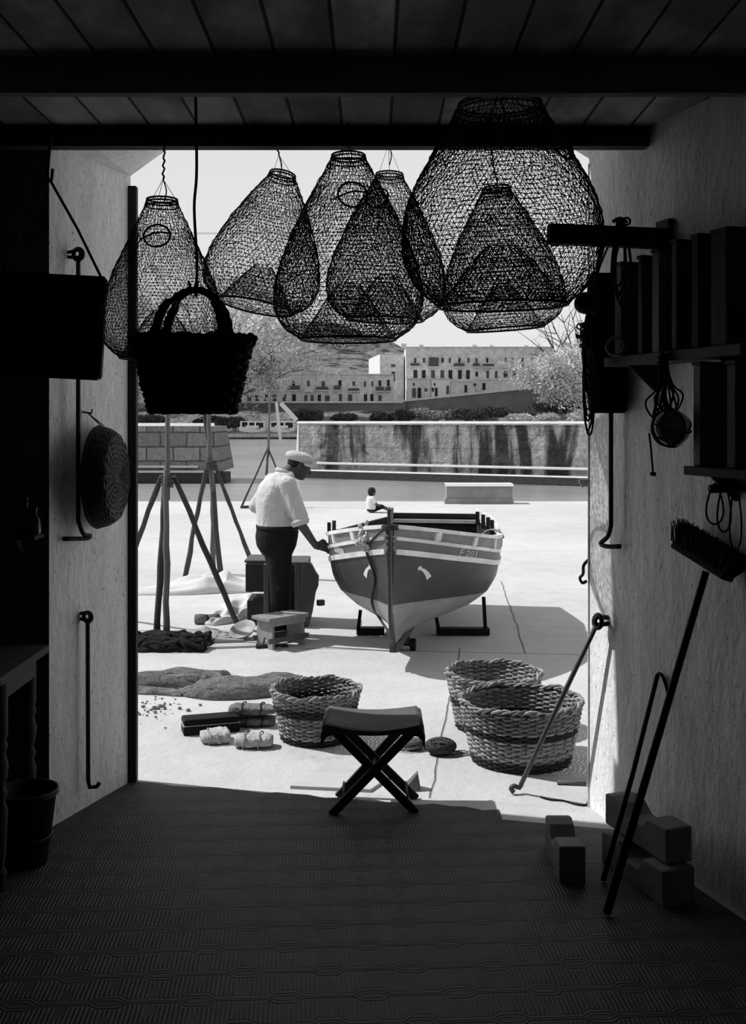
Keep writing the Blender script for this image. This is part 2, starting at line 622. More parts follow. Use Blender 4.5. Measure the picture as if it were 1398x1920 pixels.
def trap(loc_top, H, R, label, tilt=(0, 0), cell=.0225, wire=.0013, prof=TP, cord_to=None, ring_at=None, spin=0):
    top = Vector(loc_top)
    Rm = Euler((tilt[0], tilt[1], spin)).to_matrix()
    bot = top + Rm @ V(0, 0, -H)
    root = thing('fish_trap', bot, label, 'fish trap', 'wire fish traps hanging in the doorway')
    ts, rs = smooth_prof(prof)
    # equal arc length rings
    arc = np.concatenate([[0], np.cumsum(np.hypot(np.diff(ts * H), np.diff(rs * R)))])
    nr = int(arc[-1] / (cell * .80))
    tt = np.interp(np.linspace(0, arc[-1], nr), arc, ts)
    rr = np.interp(tt, ts, rs) * R
    A, B, W = weave(-tt * H, rr, cell, cell * .10, wire, Rm, top)
    link_mesh('wire_body', wire_mesh(A, B, W), WIRE, root, fixn=False)
    # the inward funnel and the bottom
    k = 11
    ft = np.linspace(0, 1, k)
    fr = rr[-1] * (1 - ft) ** .9 + .14 * R * ft
    A, B, W = weave(-H + ft * H * .30, fr, cell * 1.5, cell * .08, wire * .85, Rm, top)
    link_mesh('funnel', wire_mesh(A, B, W), WIRE, root, fixn=False)
    mb = MB()
    for z, r_, th in ((0, rr[0], .0042), (-.012, rr[0] * 1.03, .0035), (-.03, rr[0] * 1.10, .003)):
        c = top + Rm @ V(0, 0, z)
        mb.torus(c, r_, th, Rm @ V(0, 0, 1), 30, 5)
    obj('mouth_ring', mb, WIRE, root, True)
    mb = MB()
    mb.torus(top + Rm @ V(0, 0, -H), rr[-1], .005, Rm @ V(0, 0, 1), 44, 5)
    obj('base_ring', mb, WIRE, root, True)
    if ring_at:
        for (a, z, rad) in ring_at:
            t = -z / H
            r_ = np.interp(t, ts, rs) * R + .006
            c = top + Rm @ V(r_ * math.cos(a), r_ * math.sin(a), z)
            nrm = (Rm @ V(math.cos(a), math.sin(a), .45)).normalized()
            mb = MB().torus(c, rad, .0045, nrm, 26, 6)
            sd = nrm.cross(V(0, 0, 1)).normalized()
            up = sd.cross(nrm)
            mb.tube(bez([c - sd * rad * 1.1 + up * .01, c + up * .012 + nrm * .006, c + sd * rad * 1.25 - up * rad * .35], 10), .004, 6)
            obj('hatch_ring', mb, WIRE, root, True)
    if cord_to is not None:
        ct = Vector(cord_to)
        mb = MB()
        kn = top.lerp(ct, .32) if (ct - top).length < .5 else top + (ct - top).normalized() * .14
        for i in range(3):
            a = 2 * PI * i / 3 + .5
            mb.tube([top + Rm @ V(rr[0] * math.cos(a), rr[0] * math.sin(a), 0), kn], .0013, 4)
        n = 16
        pts = [kn.lerp(ct, i / n) + V(math.sin(i * 2.1) * .004, math.cos(i * 1.7) * .004, 0) for i in range(n)] + [ct]
        mb.tube(pts, .0045, 6)
        mb.tube(bez([kn, kn + V(.014, .0, -.05), kn + V(.004, 0, -.10)], 8), .003, 5)
        obj('hanging_cord', mb, ROPE, root, True)
    return root


BEAMY = 4.70
trap(P(304, 374, 4.60), .685, .268, 'leftmost wire fish trap, conical, hanging against the left door jamb',
     cord_to=V(P(304, 0, 4.6).x, 4.66, CZ - .05), ring_at=[(-1.52, -.182, .055)], cell=.0185, wire=.0013,
     prof=[(0, .235), (.04, .27), (.25, .52), (.45, .76), (.6, .90), (.72, .98), (.8, 1.0), (.87, .965), (.93, .87), (.97, .76), (1, .64)])
trap(P(530, 326, 5.12), .66, .278, 'wire fish trap tipped sideways, its mouth leaning right, second from the left', tilt=(-.10, .19),
     cord_to=V(P(507, 0, 5.1).x, 5.08, 3.34), cell=.0225, wire=.0016)
trap(P(653, 291, 4.62), .80, .325, 'pear-shaped wire fish trap in the middle, its mouth just under the beam',
     cord_to=V(P(653, 0, 4.6).x, 4.60, CZ - .004), ring_at=[(-1.45, -.21, .062)], cell=.0225, wire=.0016)
trap(P(730, 326, 5.25), .72, .296, 'wire fish trap half hidden behind the middle one, to its right',
     cord_to=V(P(724, 0, 5.2).x, 5.2, 3.53), cell=.0235, wire=.0016, tilt=(0, .03), ring_at=[(-1.95, -.15, .055)])
trap(V(P(936, 0, 4.22).x, 4.22, 3.135), .80, .398, 'largest wire fish trap at upper right, its mouth up against the ceiling boards',
     ring_at=[(-.75, -.20, .075)], cell=.0235, wire=.0017, tilt=(.02, -.02), cord_to=V(P(945, 0, 4.22).x, 4.23, 3.168),
     prof=[(0, .40), (.1, .50), (.2, .62), (.3, .745), (.4, .86), (.5, .945), (.6, .99), (.68, 1.0), (.76, .985), (.84, .93), (.91, .84), (.96, .74), (1, .62)])
trap(P(930, 352, 4.98), .66, .287, 'small wire fish trap behind the largest one, its rounded bottom showing below',
     cord_to=V(P(918, 0, 4.8).x, 4.8, CZ - .004), cell=.0215, wire=.0014, tilt=(.03, -.07))

# ---------------------------------------------------------------- hanging handled basket
def woven(mb, fn, levels, n_st, amp, r, axis_pts=None, n_per=4, side=5, mi_of=None):
    """rows of weavers; fn(level, angle)->point on wall and outward normal"""
    for i, t in enumerate(levels):
        pts = []
        k = n_st * n_per
        for j in range(k):
            a = 2 * PI * j / k
            p, nrm = fn(t, a)
            o = amp * math.cos(n_st / 2 * a + (i % 2) * PI)
            pts.append(p + nrm * (o + random.gauss(0, r * .12)) + V(0, 0, random.gauss(0, r * .12)))
        mb.tube(pts, r * random.uniform(.85, 1.1), side, True, mi_of(i) if mi_of else 0)


def basket_wall(r0, r1, H, sx, sy, bulge=0):
    def fn(t, a):
        r = r0 + (r1 - r0) * t + bulge * math.sin(PI * t)
        n = V(math.cos(a), math.sin(a), 0)
        return V(r * sx * math.cos(a), r * sy * math.sin(a), H * t), n
    return fn


def basket(loc, r0, r1, H, label, rows=24, sx=1.0, sy=1.0, n_st=36, dark_rows=(), mats=(None, None), rz=0, group=None, amp=.005, bulge=.0, rim_r=.0105, name='wicker_basket', tilt=None, inner=True):
    mats = (mats[0] or STRAW, mats[1] or STRAWD)
    root = thing(name, loc, label, 'basket', group, rz)
    fn = basket_wall(r0, r1, H, sx, sy, bulge)
    rr = H / rows * .63
    mb, md = MB(), MB()
    li = [i for i in range(rows) if i not in dark_rows]
    lv = [(i + .5) / rows for i in range(rows)]
    for i in range(rows):
        t = md if i in dark_rows else mb
        pts = []
        k = n_st * 4
        for j in range(k):
            a = 2 * PI * j / k
            p, nrm = fn(lv[i], a)
            o = amp * math.cos(n_st / 2 * a + (i % 2) * PI)
            pts.append(p + nrm * (o + random.gauss(0, rr * .12)) + V(0, 0, random.gauss(0, rr * .14)))
        t.tube(pts, rr * random.uniform(.85, 1.1), 5, True, 0 if t is md else random.choice((0, 0, 1, 1, 2)))
    obj('woven_wall', mb, [mats[0], STRAWM, STRAWP] if mats[0] is STRAW else [mats[0]] * 3, root, True, local=True)
    if md.v:
        obj('dark_band', md, mats[1], root, True, local=True)
    ms = MB()
    for j in range(n_st):
        a = 2 * PI * (j + .25) / n_st
        ms.tube([fn(t, a)[0] for t in (0, .33, .66, 1.0)], rr * .6, 5)
    obj('stakes', ms, mats[1], root, True, local=True)
    mr = MB()
    for s in range(3):
        pts = []
        k = 150
        for j in range(k):
            a = 2 * PI * j / k
            p, nrm = fn(1.0, a)
            ph = 13 * a + s * 2 * PI / 3
            wz = .006 * math.sin(5 * a + r0 * 40) + .004 * math.sin(11 * a)
            pts.append(p + nrm * (math.cos(ph) * rim_r * .9 + random.gauss(0, .0008)) + V(0, 0, math.sin(ph) * rim_r * .9 + rim_r * .4 + wz))
        pts = [p_ + V(random.gauss(0, .0014), random.gauss(0, .0014), random.gauss(0, .0016)) for p_ in pts]
        mr.tube(pts, [rim_r * random.uniform(.5, .85) for _ in pts], 6, True, (0, 2, 1)[s])
    obj('braided_rim', mr, [mats[0], STRAWM, STRAWP] if mats[0] is STRAW else [mats[0]] * 3, root, True, local=True)
    mbb = MB()
    mbb.lathe([(r0 * .99, .004), (r0 * .99, .018), (0.001, .02)][::1], n=32, sx=sx, sy=sy)
    obj('base', mbb, mats[1], root, local=True)
    return root


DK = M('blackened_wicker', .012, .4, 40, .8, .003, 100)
hb_d = 3.95
hb_loc = V(P(361, 0, hb_d).x, hb_d, P(0, 776, hb_d).z)
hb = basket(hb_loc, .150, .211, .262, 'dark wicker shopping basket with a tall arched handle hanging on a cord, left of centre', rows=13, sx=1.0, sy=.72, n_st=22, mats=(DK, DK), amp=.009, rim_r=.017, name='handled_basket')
mb = MB()
for s in (-1, 1):
    for k in range(4):
        pts = []
        for i in range(33):
            a = PI * i / 32
            x = -.123 * math.cos(a) + .012 * math.sin(a)
            z = .245 + .215 * math.sin(a) ** .85
            ph = 7 * a + k * PI / 2
            y = s * (.045 + .05 * abs(math.cos(a))) * (0.25 if 8 < i < 24 else 1) if s else 0
            pts.append(V(x + .010 * math.cos(ph), y + .010 * math.sin(ph), z + .006 * math.sin(ph)))
        mb.tube(pts, .0085, 6)
obj('handle', mb, DK, hb, True, local=True)
mb = MB()
for i in range(26):
    a = 2 * PI * i / 26
    mb.tube(bez([V(.215 * math.cos(a), .155 * math.sin(a), .245), V(.232 * math.cos(a + .05), .166 * math.sin(a + .05), .272 + random.uniform(0, .014)), V(.222 * math.cos(a + .14), .16 * math.sin(a + .14), .262)], 6), .010, 5)
obj('looped_border', mb, DK, hb, True, local=True)
top = hb_loc + V(.012, 0, .462)
mb = MB()
mb.tube(bez([top + V(0, 0, -.022), top + V(.004, 0, .1), top + V(-.006, .0, .3), top + V(.003, .0, .45), V(top.x - .003, hb_d, CZ - .002)], 26), .0055, 6)
mb.tube(bez([top + V(-.022, 0, -.005), top + V(-.024, 0, .02), top + V(-.03, 0, .03)], 6), .005, 5)
mb.torus(top + V(0, 0, -.006), .02, .005, (1, 0, 0), 14, 5)
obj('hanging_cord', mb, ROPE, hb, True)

# ---------------------------------------------------------------- left reveal: board, bars, tray basket
LN = V(1, -.349, 0).normalized()
LD = V(.349, 1, 0).normalized()


def PLw(px, py, off=0.0):
    d = 3.2035 / (.349 - (px - CX) / F)
    return P(px, py, d) + LN * off


RN = V(-1, -.32, 0).normalized()
RD = V(-.32, 1, 0).normalized()


def PRw(px, py, off=0.0):
    d = 2.7108 / (.32 + (px - CX) / F)
    return P(px, py, d) + RN * off


def bar(name, eye, foot_pts, label, wall_n, r=.011, eye_R=.026, staple=True):
    root = thing(name, eye, label, 'iron bar')
    mb = MB().tube(foot_pts, r, 8)
    obj('rod', mb, IRON, root, True)
    mb = MB().torus(eye, eye_R, r * .95, wall_n.cross(V(0, 0, 1)).normalized(), 18, 7)
    obj('eye', mb, IRON, root, True)
    if staple:
        mb = MB()
        for dz in (-.0, ):
            mb.tube(bez([eye - wall_n * .055 + V(0, 0, .012), eye + V(0, 0, .020), eye + wall_n * .012 + V(0, 0, .0), eye + V(0, 0, -.014), eye - wall_n * .055 + V(0, 0, -.01)], 14), .0085, 6)
        obj('staple', mb, IRON, root, True)
    return root


e = PLw(128, 478, .055)
f0 = PLw(128, 975, .055)
bar('iron_bar', e, [e - V(0, 0, .028), e - V(0, 0, .15), f0] + bez([f0, PLw(136, 1000, .06), PLw(146, 1004, .07), PLw(140, 1009, .06), PLw(112, 1010, .02)], 14)[1:],
    'long iron bar on the left jamb, its bent foot below the tray basket', LN)
e = PLw(151, 1156, .04)
f0 = PLw(152, 1462, .04)
bar('iron_bar', e, [e - V(0, 0, .028), f0, PLw(153, 1474, .045), PLw(158, 1472, .07), PLw(160, 1464, .08)],
    'shorter black iron bar hanging low on the left jamb with a small hooked foot', LN, eye_R=.022)

# hanging dark board
d0 = 4.55
cs = [P(-8, 512, d0), P(199, 522, d0), P(188, 711, d0), P(-14, 701, d0)]
nn = V(.04, -1, 0).normalized()
root = thing('hanging_board', (cs[2] + cs[3]) / 2, 'dark square board hung from a cord in front of the left jamb', 'board')
mb = MB().add([c for c in cs] + [c + V(0, .028, 0) for c in cs], [(0, 1, 2, 3), (4, 5, 6, 7), (0, 1, 5, 4), (1, 2, 6, 5), (2, 3, 7, 6), (3, 0, 4, 7)])
obj('panel', mb, wood('board_wood', .012, .4, 'x'), root, bevel=.006)
mb = MB()
for i in range(4):
    a, b = cs[i], cs[(i + 1) % 4]
    mb.beam(a.lerp(b, .02) + V(0, -.006, 0), a.lerp(b, .98) + V(0, -.006, 0), .012, .03, (0, 1, 0))
obj('edge_frame', mb, BRACKET, root)
hk = P(93, 336, d0 + .02)
mb = MB()
for c, ox in ((cs[0], .02), (cs[1], -.012)):
    mb.tube([hk, c.lerp(hk, .5) + V(.0, 0, -.004), c + V(ox, 0, -.015)], .006, 6)
mb.ell(cs[1] + V(-.012, -.004, -.006), (.012, .012, .016), 8, 6)
obj('cord', mb, ROPE, root, True)
mb = MB()
mb.tube(bez([V(hk.x - .004, d0 + .06, CZ - .085), V(hk.x - .006, d0 + .04, 3.05), hk + V(-.008, .0, .03), hk + V(-.004, 0, -.004), hk + V(.008, 0, -.002), hk + V(.012, 0, .045)], 24), .007, 7)
finish(obj('hook', mb, IRON, None, True), 'black wire hook under the beam that carries the hanging board', 'hook')

# round tray basket on the wall
c0 = PLw(161, 894, .062)
TN = V(.995, -.06, 0).normalized()
root = thing('tray_basket', c0 + V(0, 0, -.24), 'round flat wicker basket hung bottom outwards on the left jamb', 'basket')
mb = MB()
q = V(0, 0, 1).rotation_difference(TN)
for i in range(16):
    t = i / 15
    r = .238 - .035 * t ** 2
    z = .010 + .085 * t
    pts = []
    for j in range(120):
        a = 2 * PI * j / 120
        rr = r + .004 * math.cos(15 * a + i * PI)
        pts.append(c0 + q @ V(rr * math.cos(a), rr * math.sin(a), z + random.gauss(0, .0006)))
    mb.tube(pts, .0062, 5, True)
TRAYD = M('tray_wicker', .035, .5, 60, .75, .002, 140)
obj('side_wall', mb, TRAYD, root, True)
mb = MB()
for i in range(14):
    r = .012 + .0142 * i
    pts = []
    for j in range(90):
        a = 2 * PI * j / 90
        pts.append(c0 + q @ V(r * math.cos(a), r * math.sin(a), .097 + .005 * math.cos(12 * a + i * PI)))
    mb.tube(pts, .0075, 5, True)
obj('woven_base', mb, M('tray_base', .10, .7, 18, .8, .002, 100), root, True)
mb = MB().torus(c0 + q @ V(0, 0, .01), .24, .011, TN, 40, 6)
obj('rim', mb, TRAYD, root, True)
nl = PLw(155, 775, .02)
mb = MB()
mb.tube([PLw(155, 772, -.01), nl + LN * .03, nl + LN * .034 + V(0, 0, .02)], .0045, 6)
tp = c0 + q @ V(0, 0, .03)
for s in (-1, 1):
    mb.tube([nl + LN * .01, V(tp.x, tp.y, tp.z + .245) + LD * s * .012], .003, 5)
obj('hanging_loop', mb, IRON, root, True)

# ---------------------------------------------------------------- table with turned legs, bucket, shelf and bottles
TW = wood('table_wood', .05, .4, 'y')
root = thing('table', (-1.62, 4.55, 0), 'dark wooden side table with turned legs at the left edge', 'table')
mb = MB().box((-1.80, 4.53, .845), (.66, .64, .035))
obj('tabletop', mb, TW, root, bevel=.006)
mb = MB().box((-1.80, 4.26, .78), (.56, .02, .09)).box((-1.52, 4.53, .78), (.02, .50, .09)).box((-1.80, 4.80, .78), (.56, .02, .09))
obj('apron', mb, TW, root, bevel=.003)
lp = [(.026, 0), (.022, .05), (.03, .07), (.018, .10), (.026, .14), (.03, .25), (.034, .32), (.022, .36), (.032, .39), (.02, .42), (.03, .45), (.036, .50), (.024, .55), (.034, .58), (.026, .60), (.033, .62), (.033, .83)]
for x, y in ((-1.492, 4.262), (-1.545, 4.79), (-2.09, 4.262), (-2.09, 4.79)):
    obj('leg', MB().lathe(lp, (x, y, 0), 12), TW, root, True)
root = thing('bucket', (-1.475, 4.53, 0), 'dark bucket standing under the side table against the left wall', 'bucket')
mb = MB().lathe([(.09, 0), (.128, .30), (.136, .30), (.136, .318), (.124, .318), (.086, .02)], (-1.475, 4.53, 0), 28)
obj('body', mb, M('bucket_dark', .018, .3, 12, .5), root, True)
obj('hoop', MB().torus((-1.475, 4.53, .30), .131, .007, (0, 0, 1), 28, 6), IRON, root, True)
obj('hoop', MB().torus((-1.475, 4.53, .12), .107, .005, (0, 0, 1), 28, 6), IRON, root, True)
root = thing('wall_shelf', V(-1.70, 4.84, 1.345), 'dark little shelf on the left wall holding two dim bottles', 'shelf')
obj('board', MB().box((-1.76, 4.835, 1.355), (.5, .14, .018)), DKWOOD, root)
for x in (-1.62, -1.95):
    mb = MB()
    mb.add([(x, 4.905, 1.345), (x, 4.79, 1.345), (x, 4.905, 1.25), (x + .015, 4.905, 1.345), (x + .015, 4.79, 1.345), (x + .015, 4.905, 1.25)], [(0, 1, 2), (3, 4, 5), (0, 1, 4, 3), (1, 2, 5, 4), (0, 2, 5, 3)])
    obj('bracket', mb, DKWOOD, root)
GLASS = M('bottle_glass', .02, .1, 5, .12, spec=.6)
for x, h, r, lb in ((-1.575, .17, .026, 'tall dark glass bottle on the little shelf, the left one'), (-1.535, .125, .03, 'squat dark glass bottle on the little shelf beside the jamb')):
    finish(obj('bottle', MB().lathe([(r * .9, 0), (r, .01), (r, h * .55), (r * .45, h * .72), (r * .4, h * .92), (r * .5, h * .93), (r * .5, h)], (x, 4.84, 1.3645), 16), GLASS, None, True), lb, 'bottle')
# ---------------------------------------------------------------- right wall: timber arm, shelves, boxes, floats
root = thing('timber_bracket', V(1.0, 4.51, 2.62), 'dark timber arm sticking out of the right wall in front of the big trap', 'bracket')
obj('arm', MB().beam((.738, 4.50, 2.668), (1.262, 4.535, 2.652), .06, .084), BRACKET, root, bevel=.005)
p = PRw(1251, 446, .012)
obj('wall_plate', MB().box(p, (.10, .03, .15), Matrix.Rotation(PI / 2 + .31, 3, 'Z')), BRACKET, root, bevel=.004)


def hank(mb, c, top, w, bots, r, ax=(1, 0, 0), dy=.02):
    ax = Vector(ax)
    for i, b in enumerate(bots):
        k = 26
        hw = w * random.uniform(.55, 1.0)
        ox = random.uniform(-.3, .3) * w
        oy = random.uniform(-dy, dy)
        pts = []
        for j in range(k):
            a = 2 * PI * j / k
            s = (1 - math.cos(a)) / 2
            z = top + (b - top) * s
            x = hw * math.sin(a) * (.25 + .75 * s ** .6)
            pts.append(V(c[0], c[1] + oy, 0) + ax * (x + ox * s) + V(0, 0, z))
        mb.tube(pts, r * random.uniform(.8, 1.1), 5, True)


mb = MB()
hank(mb, (1.045, 4.51), 2.725, .05, [2.42, 2.38, 2.45, 2.35, 2.40], .005, (1, 0, 0), .05)
mb.torus((1.062, 4.47, 2.716), .015, .005, (0, 1, 0), 14, 5)
mb.tube(bez([V(1.0, 4.455, 2.71), V(1.03, 4.45, 2.725), V(1.06, 4.46, 2.712), V(1.05, 4.5, 2.73)], 10), .008, 5)
finish(obj('rope_coil', mb, ROPE, None, True), 'thin rope looped over the timber arm with a small tied loop on top', 'rope')

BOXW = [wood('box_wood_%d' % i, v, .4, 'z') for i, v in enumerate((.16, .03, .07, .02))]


def shelf_box(d1, d0, off, z0, h, mt, label, grp, lid=0):
    """upright box against the right wall between depths d1 > d0, sticking out by off"""
    root = thing('wooden_box', V(rwx((d0 + d1) / 2) - off / 2, (d0 + d1) / 2, z0), label, 'box', grp)
    a0, a1 = V(rwx(d0), d0, 0), V(rwx(d1), d1, 0)
    g = RN * .012
    pts = [a0 + g, a1 + g, a1 + RN * off, a0 + RN * off]
    obj('body', MB().prism([(q.x, q.y) for q in pts], z0, z0 + h), mt, root, bevel=.006)
    e = RD * .004
    pts = [a0 + g - e, a1 + g + e, a1 + RN * (off + .004) + e, a0 + RN * (off + .004) - e]
    obj('lid', MB().prism([(q.x, q.y) for q in pts], z0 + h, z0 + h + .014), DKWOOD, root, bevel=.002)
    if lid:
        c = a0.lerp(a1, .5) + RN * (off + .006)
        obj('handle', MB().torus(V(c.x, c.y, z0 + h * .62), .022, .004, RN, 16, 5), IRON, root, True)
    return root


root = thing('wall_shelf', V(1.2, 4.35, 2.118), 'upper shelf on the right wall carrying the row of upright boxes', 'shelf')
pts = [V(rwx(3.86), 3.86, 0) + RN * .004, V(rwx(4.77), 4.77, 0) + RN * .004, V(rwx(4.77), 4.77, 0) + RN * .172, V(rwx(3.86), 3.86, 0) + RN * .172]
obj('board', MB().prism([(q.x, q.y) for q in pts], 2.118, 2.158), wood('shelf_wood', .075, .4, 'y'), root, bevel=.004)
for d in (4.62, 4.02):
    mb = MB()
    w0 = V(rwx(d), d, 0) + RN * .004
    w1 = w0 + RN * .14
    mb.add([w0 + V(0, 0, 2.118), w1 + V(0, 0, 2.118), w0 + V(0, 0, 2.0), w0 + V(0, .02, 2.118), w1 + V(0, .02, 2.118), w0 + V(0, .02, 2.0)], [(0, 1, 2), (3, 4, 5), (0, 1, 4, 3), (1, 2, 5, 4), (0, 2, 5, 3)])
    obj('bracket', mb, DKWOOD, root)
names = ['slim upright box at the far end of the upper shelf, its left edge palest',
         'second slim box from the doorway on the upper shelf, its edge dim',
         'third slim box from the doorway on the upper shelf, its edge lit',
         'fourth box from the doorway on the upper shelf, slightly taller than its neighbours',
         'fifth dark box on the upper shelf, deep in shade',
         'nearest black box on the upper shelf, at the right edge of the row']
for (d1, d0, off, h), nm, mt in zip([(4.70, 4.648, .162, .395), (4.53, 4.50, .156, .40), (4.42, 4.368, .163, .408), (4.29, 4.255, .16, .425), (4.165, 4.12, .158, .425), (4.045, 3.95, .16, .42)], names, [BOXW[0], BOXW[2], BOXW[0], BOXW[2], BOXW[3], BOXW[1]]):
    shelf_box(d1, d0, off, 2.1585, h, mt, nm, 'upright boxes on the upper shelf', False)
c = V(rwx(4.66), 4.66, 0) + RN * .185
finish(obj('metal_ring', MB().torus((c.x, c.y - .012, 2.20), .038, .007, (-.5, -1, .2), 22, 6), M('ring_metal', .3, .3, 20, .4, spec=.4), None, True), 'small pale metal ring leaning on the front of the first box on the upper shelf', 'ring')

root = thing('wall_shelf', V(1.3, 3.9, 1.665), 'lower shelf on the right wall, nearer the camera, cut off by the right edge', 'shelf')
pts = [V(rwx(3.55), 3.55, 0) + RN * .004, V(rwx(4.17), 4.17, 0) + RN * .004, V(rwx(4.17), 4.17, 0) + RN * .19, V(rwx(3.55), 3.55, 0) + RN * .19]
obj('board', MB().prism([(q.x, q.y) for q in pts], 1.672, 1.706), BRACKET, root, bevel=.004)
for d in (4.1, 3.7):
    mb = MB()
    w0 = V(rwx(d), d, 0) + RN * .004
    w1 = w0 + RN * .12
    mb.add([w0 + V(0, 0, 1.672), w1 + V(0, 0, 1.672), w0 + V(0, 0, 1.57), w0 + V(0, .02, 1.672), w1 + V(0, .02, 1.672), w0 + V(0, .02, 1.57)], [(0, 1, 2), (3, 4, 5), (0, 1, 4, 3), (1, 2, 5, 4), (0, 2, 5, 3)])
    obj('bracket', mb, DKWOOD, root)
shelf_box(4.145, 4.10, .165, 1.7065, .385, BOXW[0], 'tall box on the lower shelf with a lit left edge', 'boxes on the lower shelf')
shelf_box(3.95, 3.90, .162, 1.7065, .38, BOXW[2], 'box on the lower shelf at the right edge of the picture', 'boxes on the lower shelf')

# canvas bag hung behind the shelf
root = thing('canvas_bag', V(1.06, 4.86, 1.92), 'black canvas bag hanging behind the upper shelf beside the doorway', 'bag')
BAG = M('bag_canvas', .012, .5, 14, .9, .006, 30)
rings = []
for z, w, xo in ((1.925, .060, .015), (1.915, .074, .012), (1.93, .084, .01), (2.0, .088, .008), (2.2, .090, .004), (2.40, .085, .0), (2.52, .075, -.003), (2.55, .062, -.003), (2.535, .05, 0)):
    rings.append(ering((1.058 + xo, 4.868, z + (.0)), w, .045, -.06, 24, pw=.55))
obj('body', MB().loft(rings), BAG, root, True)
mb = MB()
mb.tube(bez([V(1.02, 4.868, 2.535), V(1.03, 4.80, 2.60), V(1.03, 4.545, 2.69), V(1.03, 4.49, 2.72), V(1.06, 4.53, 2.70), V(1.09, 4.80, 2.60), V(1.10, 4.868, 2.535)], 30), .005, 5)
obj('strap', mb, ROPE, root, True)

# rope hank with cork float
cx, cy = (1104 - CX) / F * 4.70, 4.70
mb = MB()
hank(mb, (cx, cy), 2.36, .034, [2.10, 2.06, 2.12, 1.98, 1.93, 2.02, 1.88, 1.84, 1.815, 1.90, 2.0, 2.08], .0055, (1, 0, 0), .03)
for z in (2.30, 2.27, 2.24, 2.21):
    mb.torus((cx, cy, z), .034, .009, (.1, .1, 1), 16, 5, sy=1.1)
mb.tube([V(cx + .012, 4.52, 2.625), V(cx + .012, 4.53, 2.60), V(cx, cy - .02, 2.36)], .005, 5)
mb.torus((cx + .012, 4.51, 2.664), .05, .005, (1, 0, 0), 16, 5)
mb.torus((cx - .042, cy, 2.295), .012, .004, (0, 1, 0), 12, 5)
mb.tube(bez([V(cx - .03, cy, 2.26), V(cx - .045, cy, 2.25), V(cx - .058, cy - .01, 2.262), V(cx - .05, cy, 2.244)], 8), .007, 5)
finish(obj('rope_hank', mb, ROPE, None, True), 'long dark hank of looped line hanging left of the bag, from the timber arm', 'rope')
CORK = M('dark_cork', .03, .5, 12, .9, .01, 30)
mb = MB().ell((cx - .028, cy - .06, 2.392), (.050, .042, .048), 16, 10, jit=.03).ell((cx + .018, cy - .055, 2.372), (.034, .036, .03), 14, 9, jit=.03)
finish(obj('cork_float', mb, CORK, None, True), 'round dark cork float tied on top of the long hank of line', 'float')

# rope and glass float on the shelf corner
fx, fy = 1.165, 4.20
hx, hy = V(rwx(4.3), 4.3, 0).x - .185, 4.24
mb = MB()
for i in range(9):
    x1 = fx + random.uniform(-.10, .03)
    b = random.uniform(1.80, 1.93)
    x2 = x1 + random.uniform(.03, .07)
    p0 = V(hx + random.uniform(-.012, .012), hy + random.uniform(-.01, .01), 2.15)
    pts = bez([p0, V(p0.x * .6 + x1 * .4, hy - .01, 2.02), V(x1, fy + random.uniform(.06, .09), b + .06), V((x1 + x2) / 2, fy + .075, b), V(x2, fy + random.uniform(.055, .09), b + .07), V(p0.x * .6 + x2 * .4, hy - .01, 2.03), p0 + V(.01, .004, 0)], 34)
    mb.tube(pts, .0042, 5)
for i in range(3):
    mb.torus((hx, hy + .0, 2.13 - .02 * i), .016 + .003 * i, .006, (0, 0, 1), 14, 5)
mb.tube(bez([V(hx, hy, 2.15), V(hx + .01, hy + .03, 2.168), V(hx + .06, hy + .06, 2.166)], 8), .006, 5)
mb.tube(bez([V(fx - .06, fy + .07, 1.83), V(fx - .055, fy + .06, 1.76), V(fx - .05, fy + .05, 1.67)], 10), .0042, 5)
mb.ell((fx - .05, fy + .05, 1.668), (.014, .010, .009), 8, 6, jit=.2)
finish(obj('rope_hank', mb, ROPE, None, True), 'tangled thin rope hanging from the corner of the upper shelf, with a knotted end', 'rope')
root = thing('glass_float', V(fx, fy - .03, 1.775), 'glass ball float in a net of cord below the upper shelf', 'float')
gm = Mat('float_glass', .12, .5)
gm.color(gm.noise(6, 3) * .12 + .06)
gm.b.inputs['Transmission Weight'].default_value = .35
obj('ball', MB().ell((fx, fy - .03, 1.852), (.074, .074, .074), 28, 18), gm.m, root, True)
mb = MB()
for k in range(5):
    ax = Euler((k * 1.1 + .3, k * .8 + .2, k * .6)).to_matrix() @ V(0, 0, 1)
    o = ax * random.uniform(-.03, .03)
    mb.torus(V(fx, fy - .03, 1.852) + o, math.sqrt(.0765 ** 2 - o.length ** 2), .003, ax, 26, 5)
mb.tube(bez([V(fx, fy - .03, 1.928), V(fx + .0, fy + .0, 2.0), V(hx, hy - .012, 2.12)], 10), .004, 5)
obj('cord_net', mb, ROPE, root, True)

# peg with loops under the lower shelf
root = thing('wall_peg', V(1.30, 4.0, 1.62), 'stout peg with dangling cord loops under the lower shelf', 'peg')
w = V(rwx(3.98), 3.98, 1.63)
obj('peg', MB().tube([w - RN * .03, w + RN * .21], .016, 10), BRACKET, root, True)
mb = MB()
for dx, b, hw in ((.19, 1.50, .05), (.15, 1.47, .04), (.10, 1.40, .035)):
    c = w + RN * dx
    mb.tube([c + RN * (hw * math.sin(a) * (.4 + .6 * (1 - math.cos(a)) / 2)) + V(0, 0, .018 + (b - 1.648) * (1 - math.cos(a)) / 2) for a in [2 * PI * i / 24 for i in range(24)]], .004, 5, True)
obj('cord_loops', mb, ROPE, root, True)

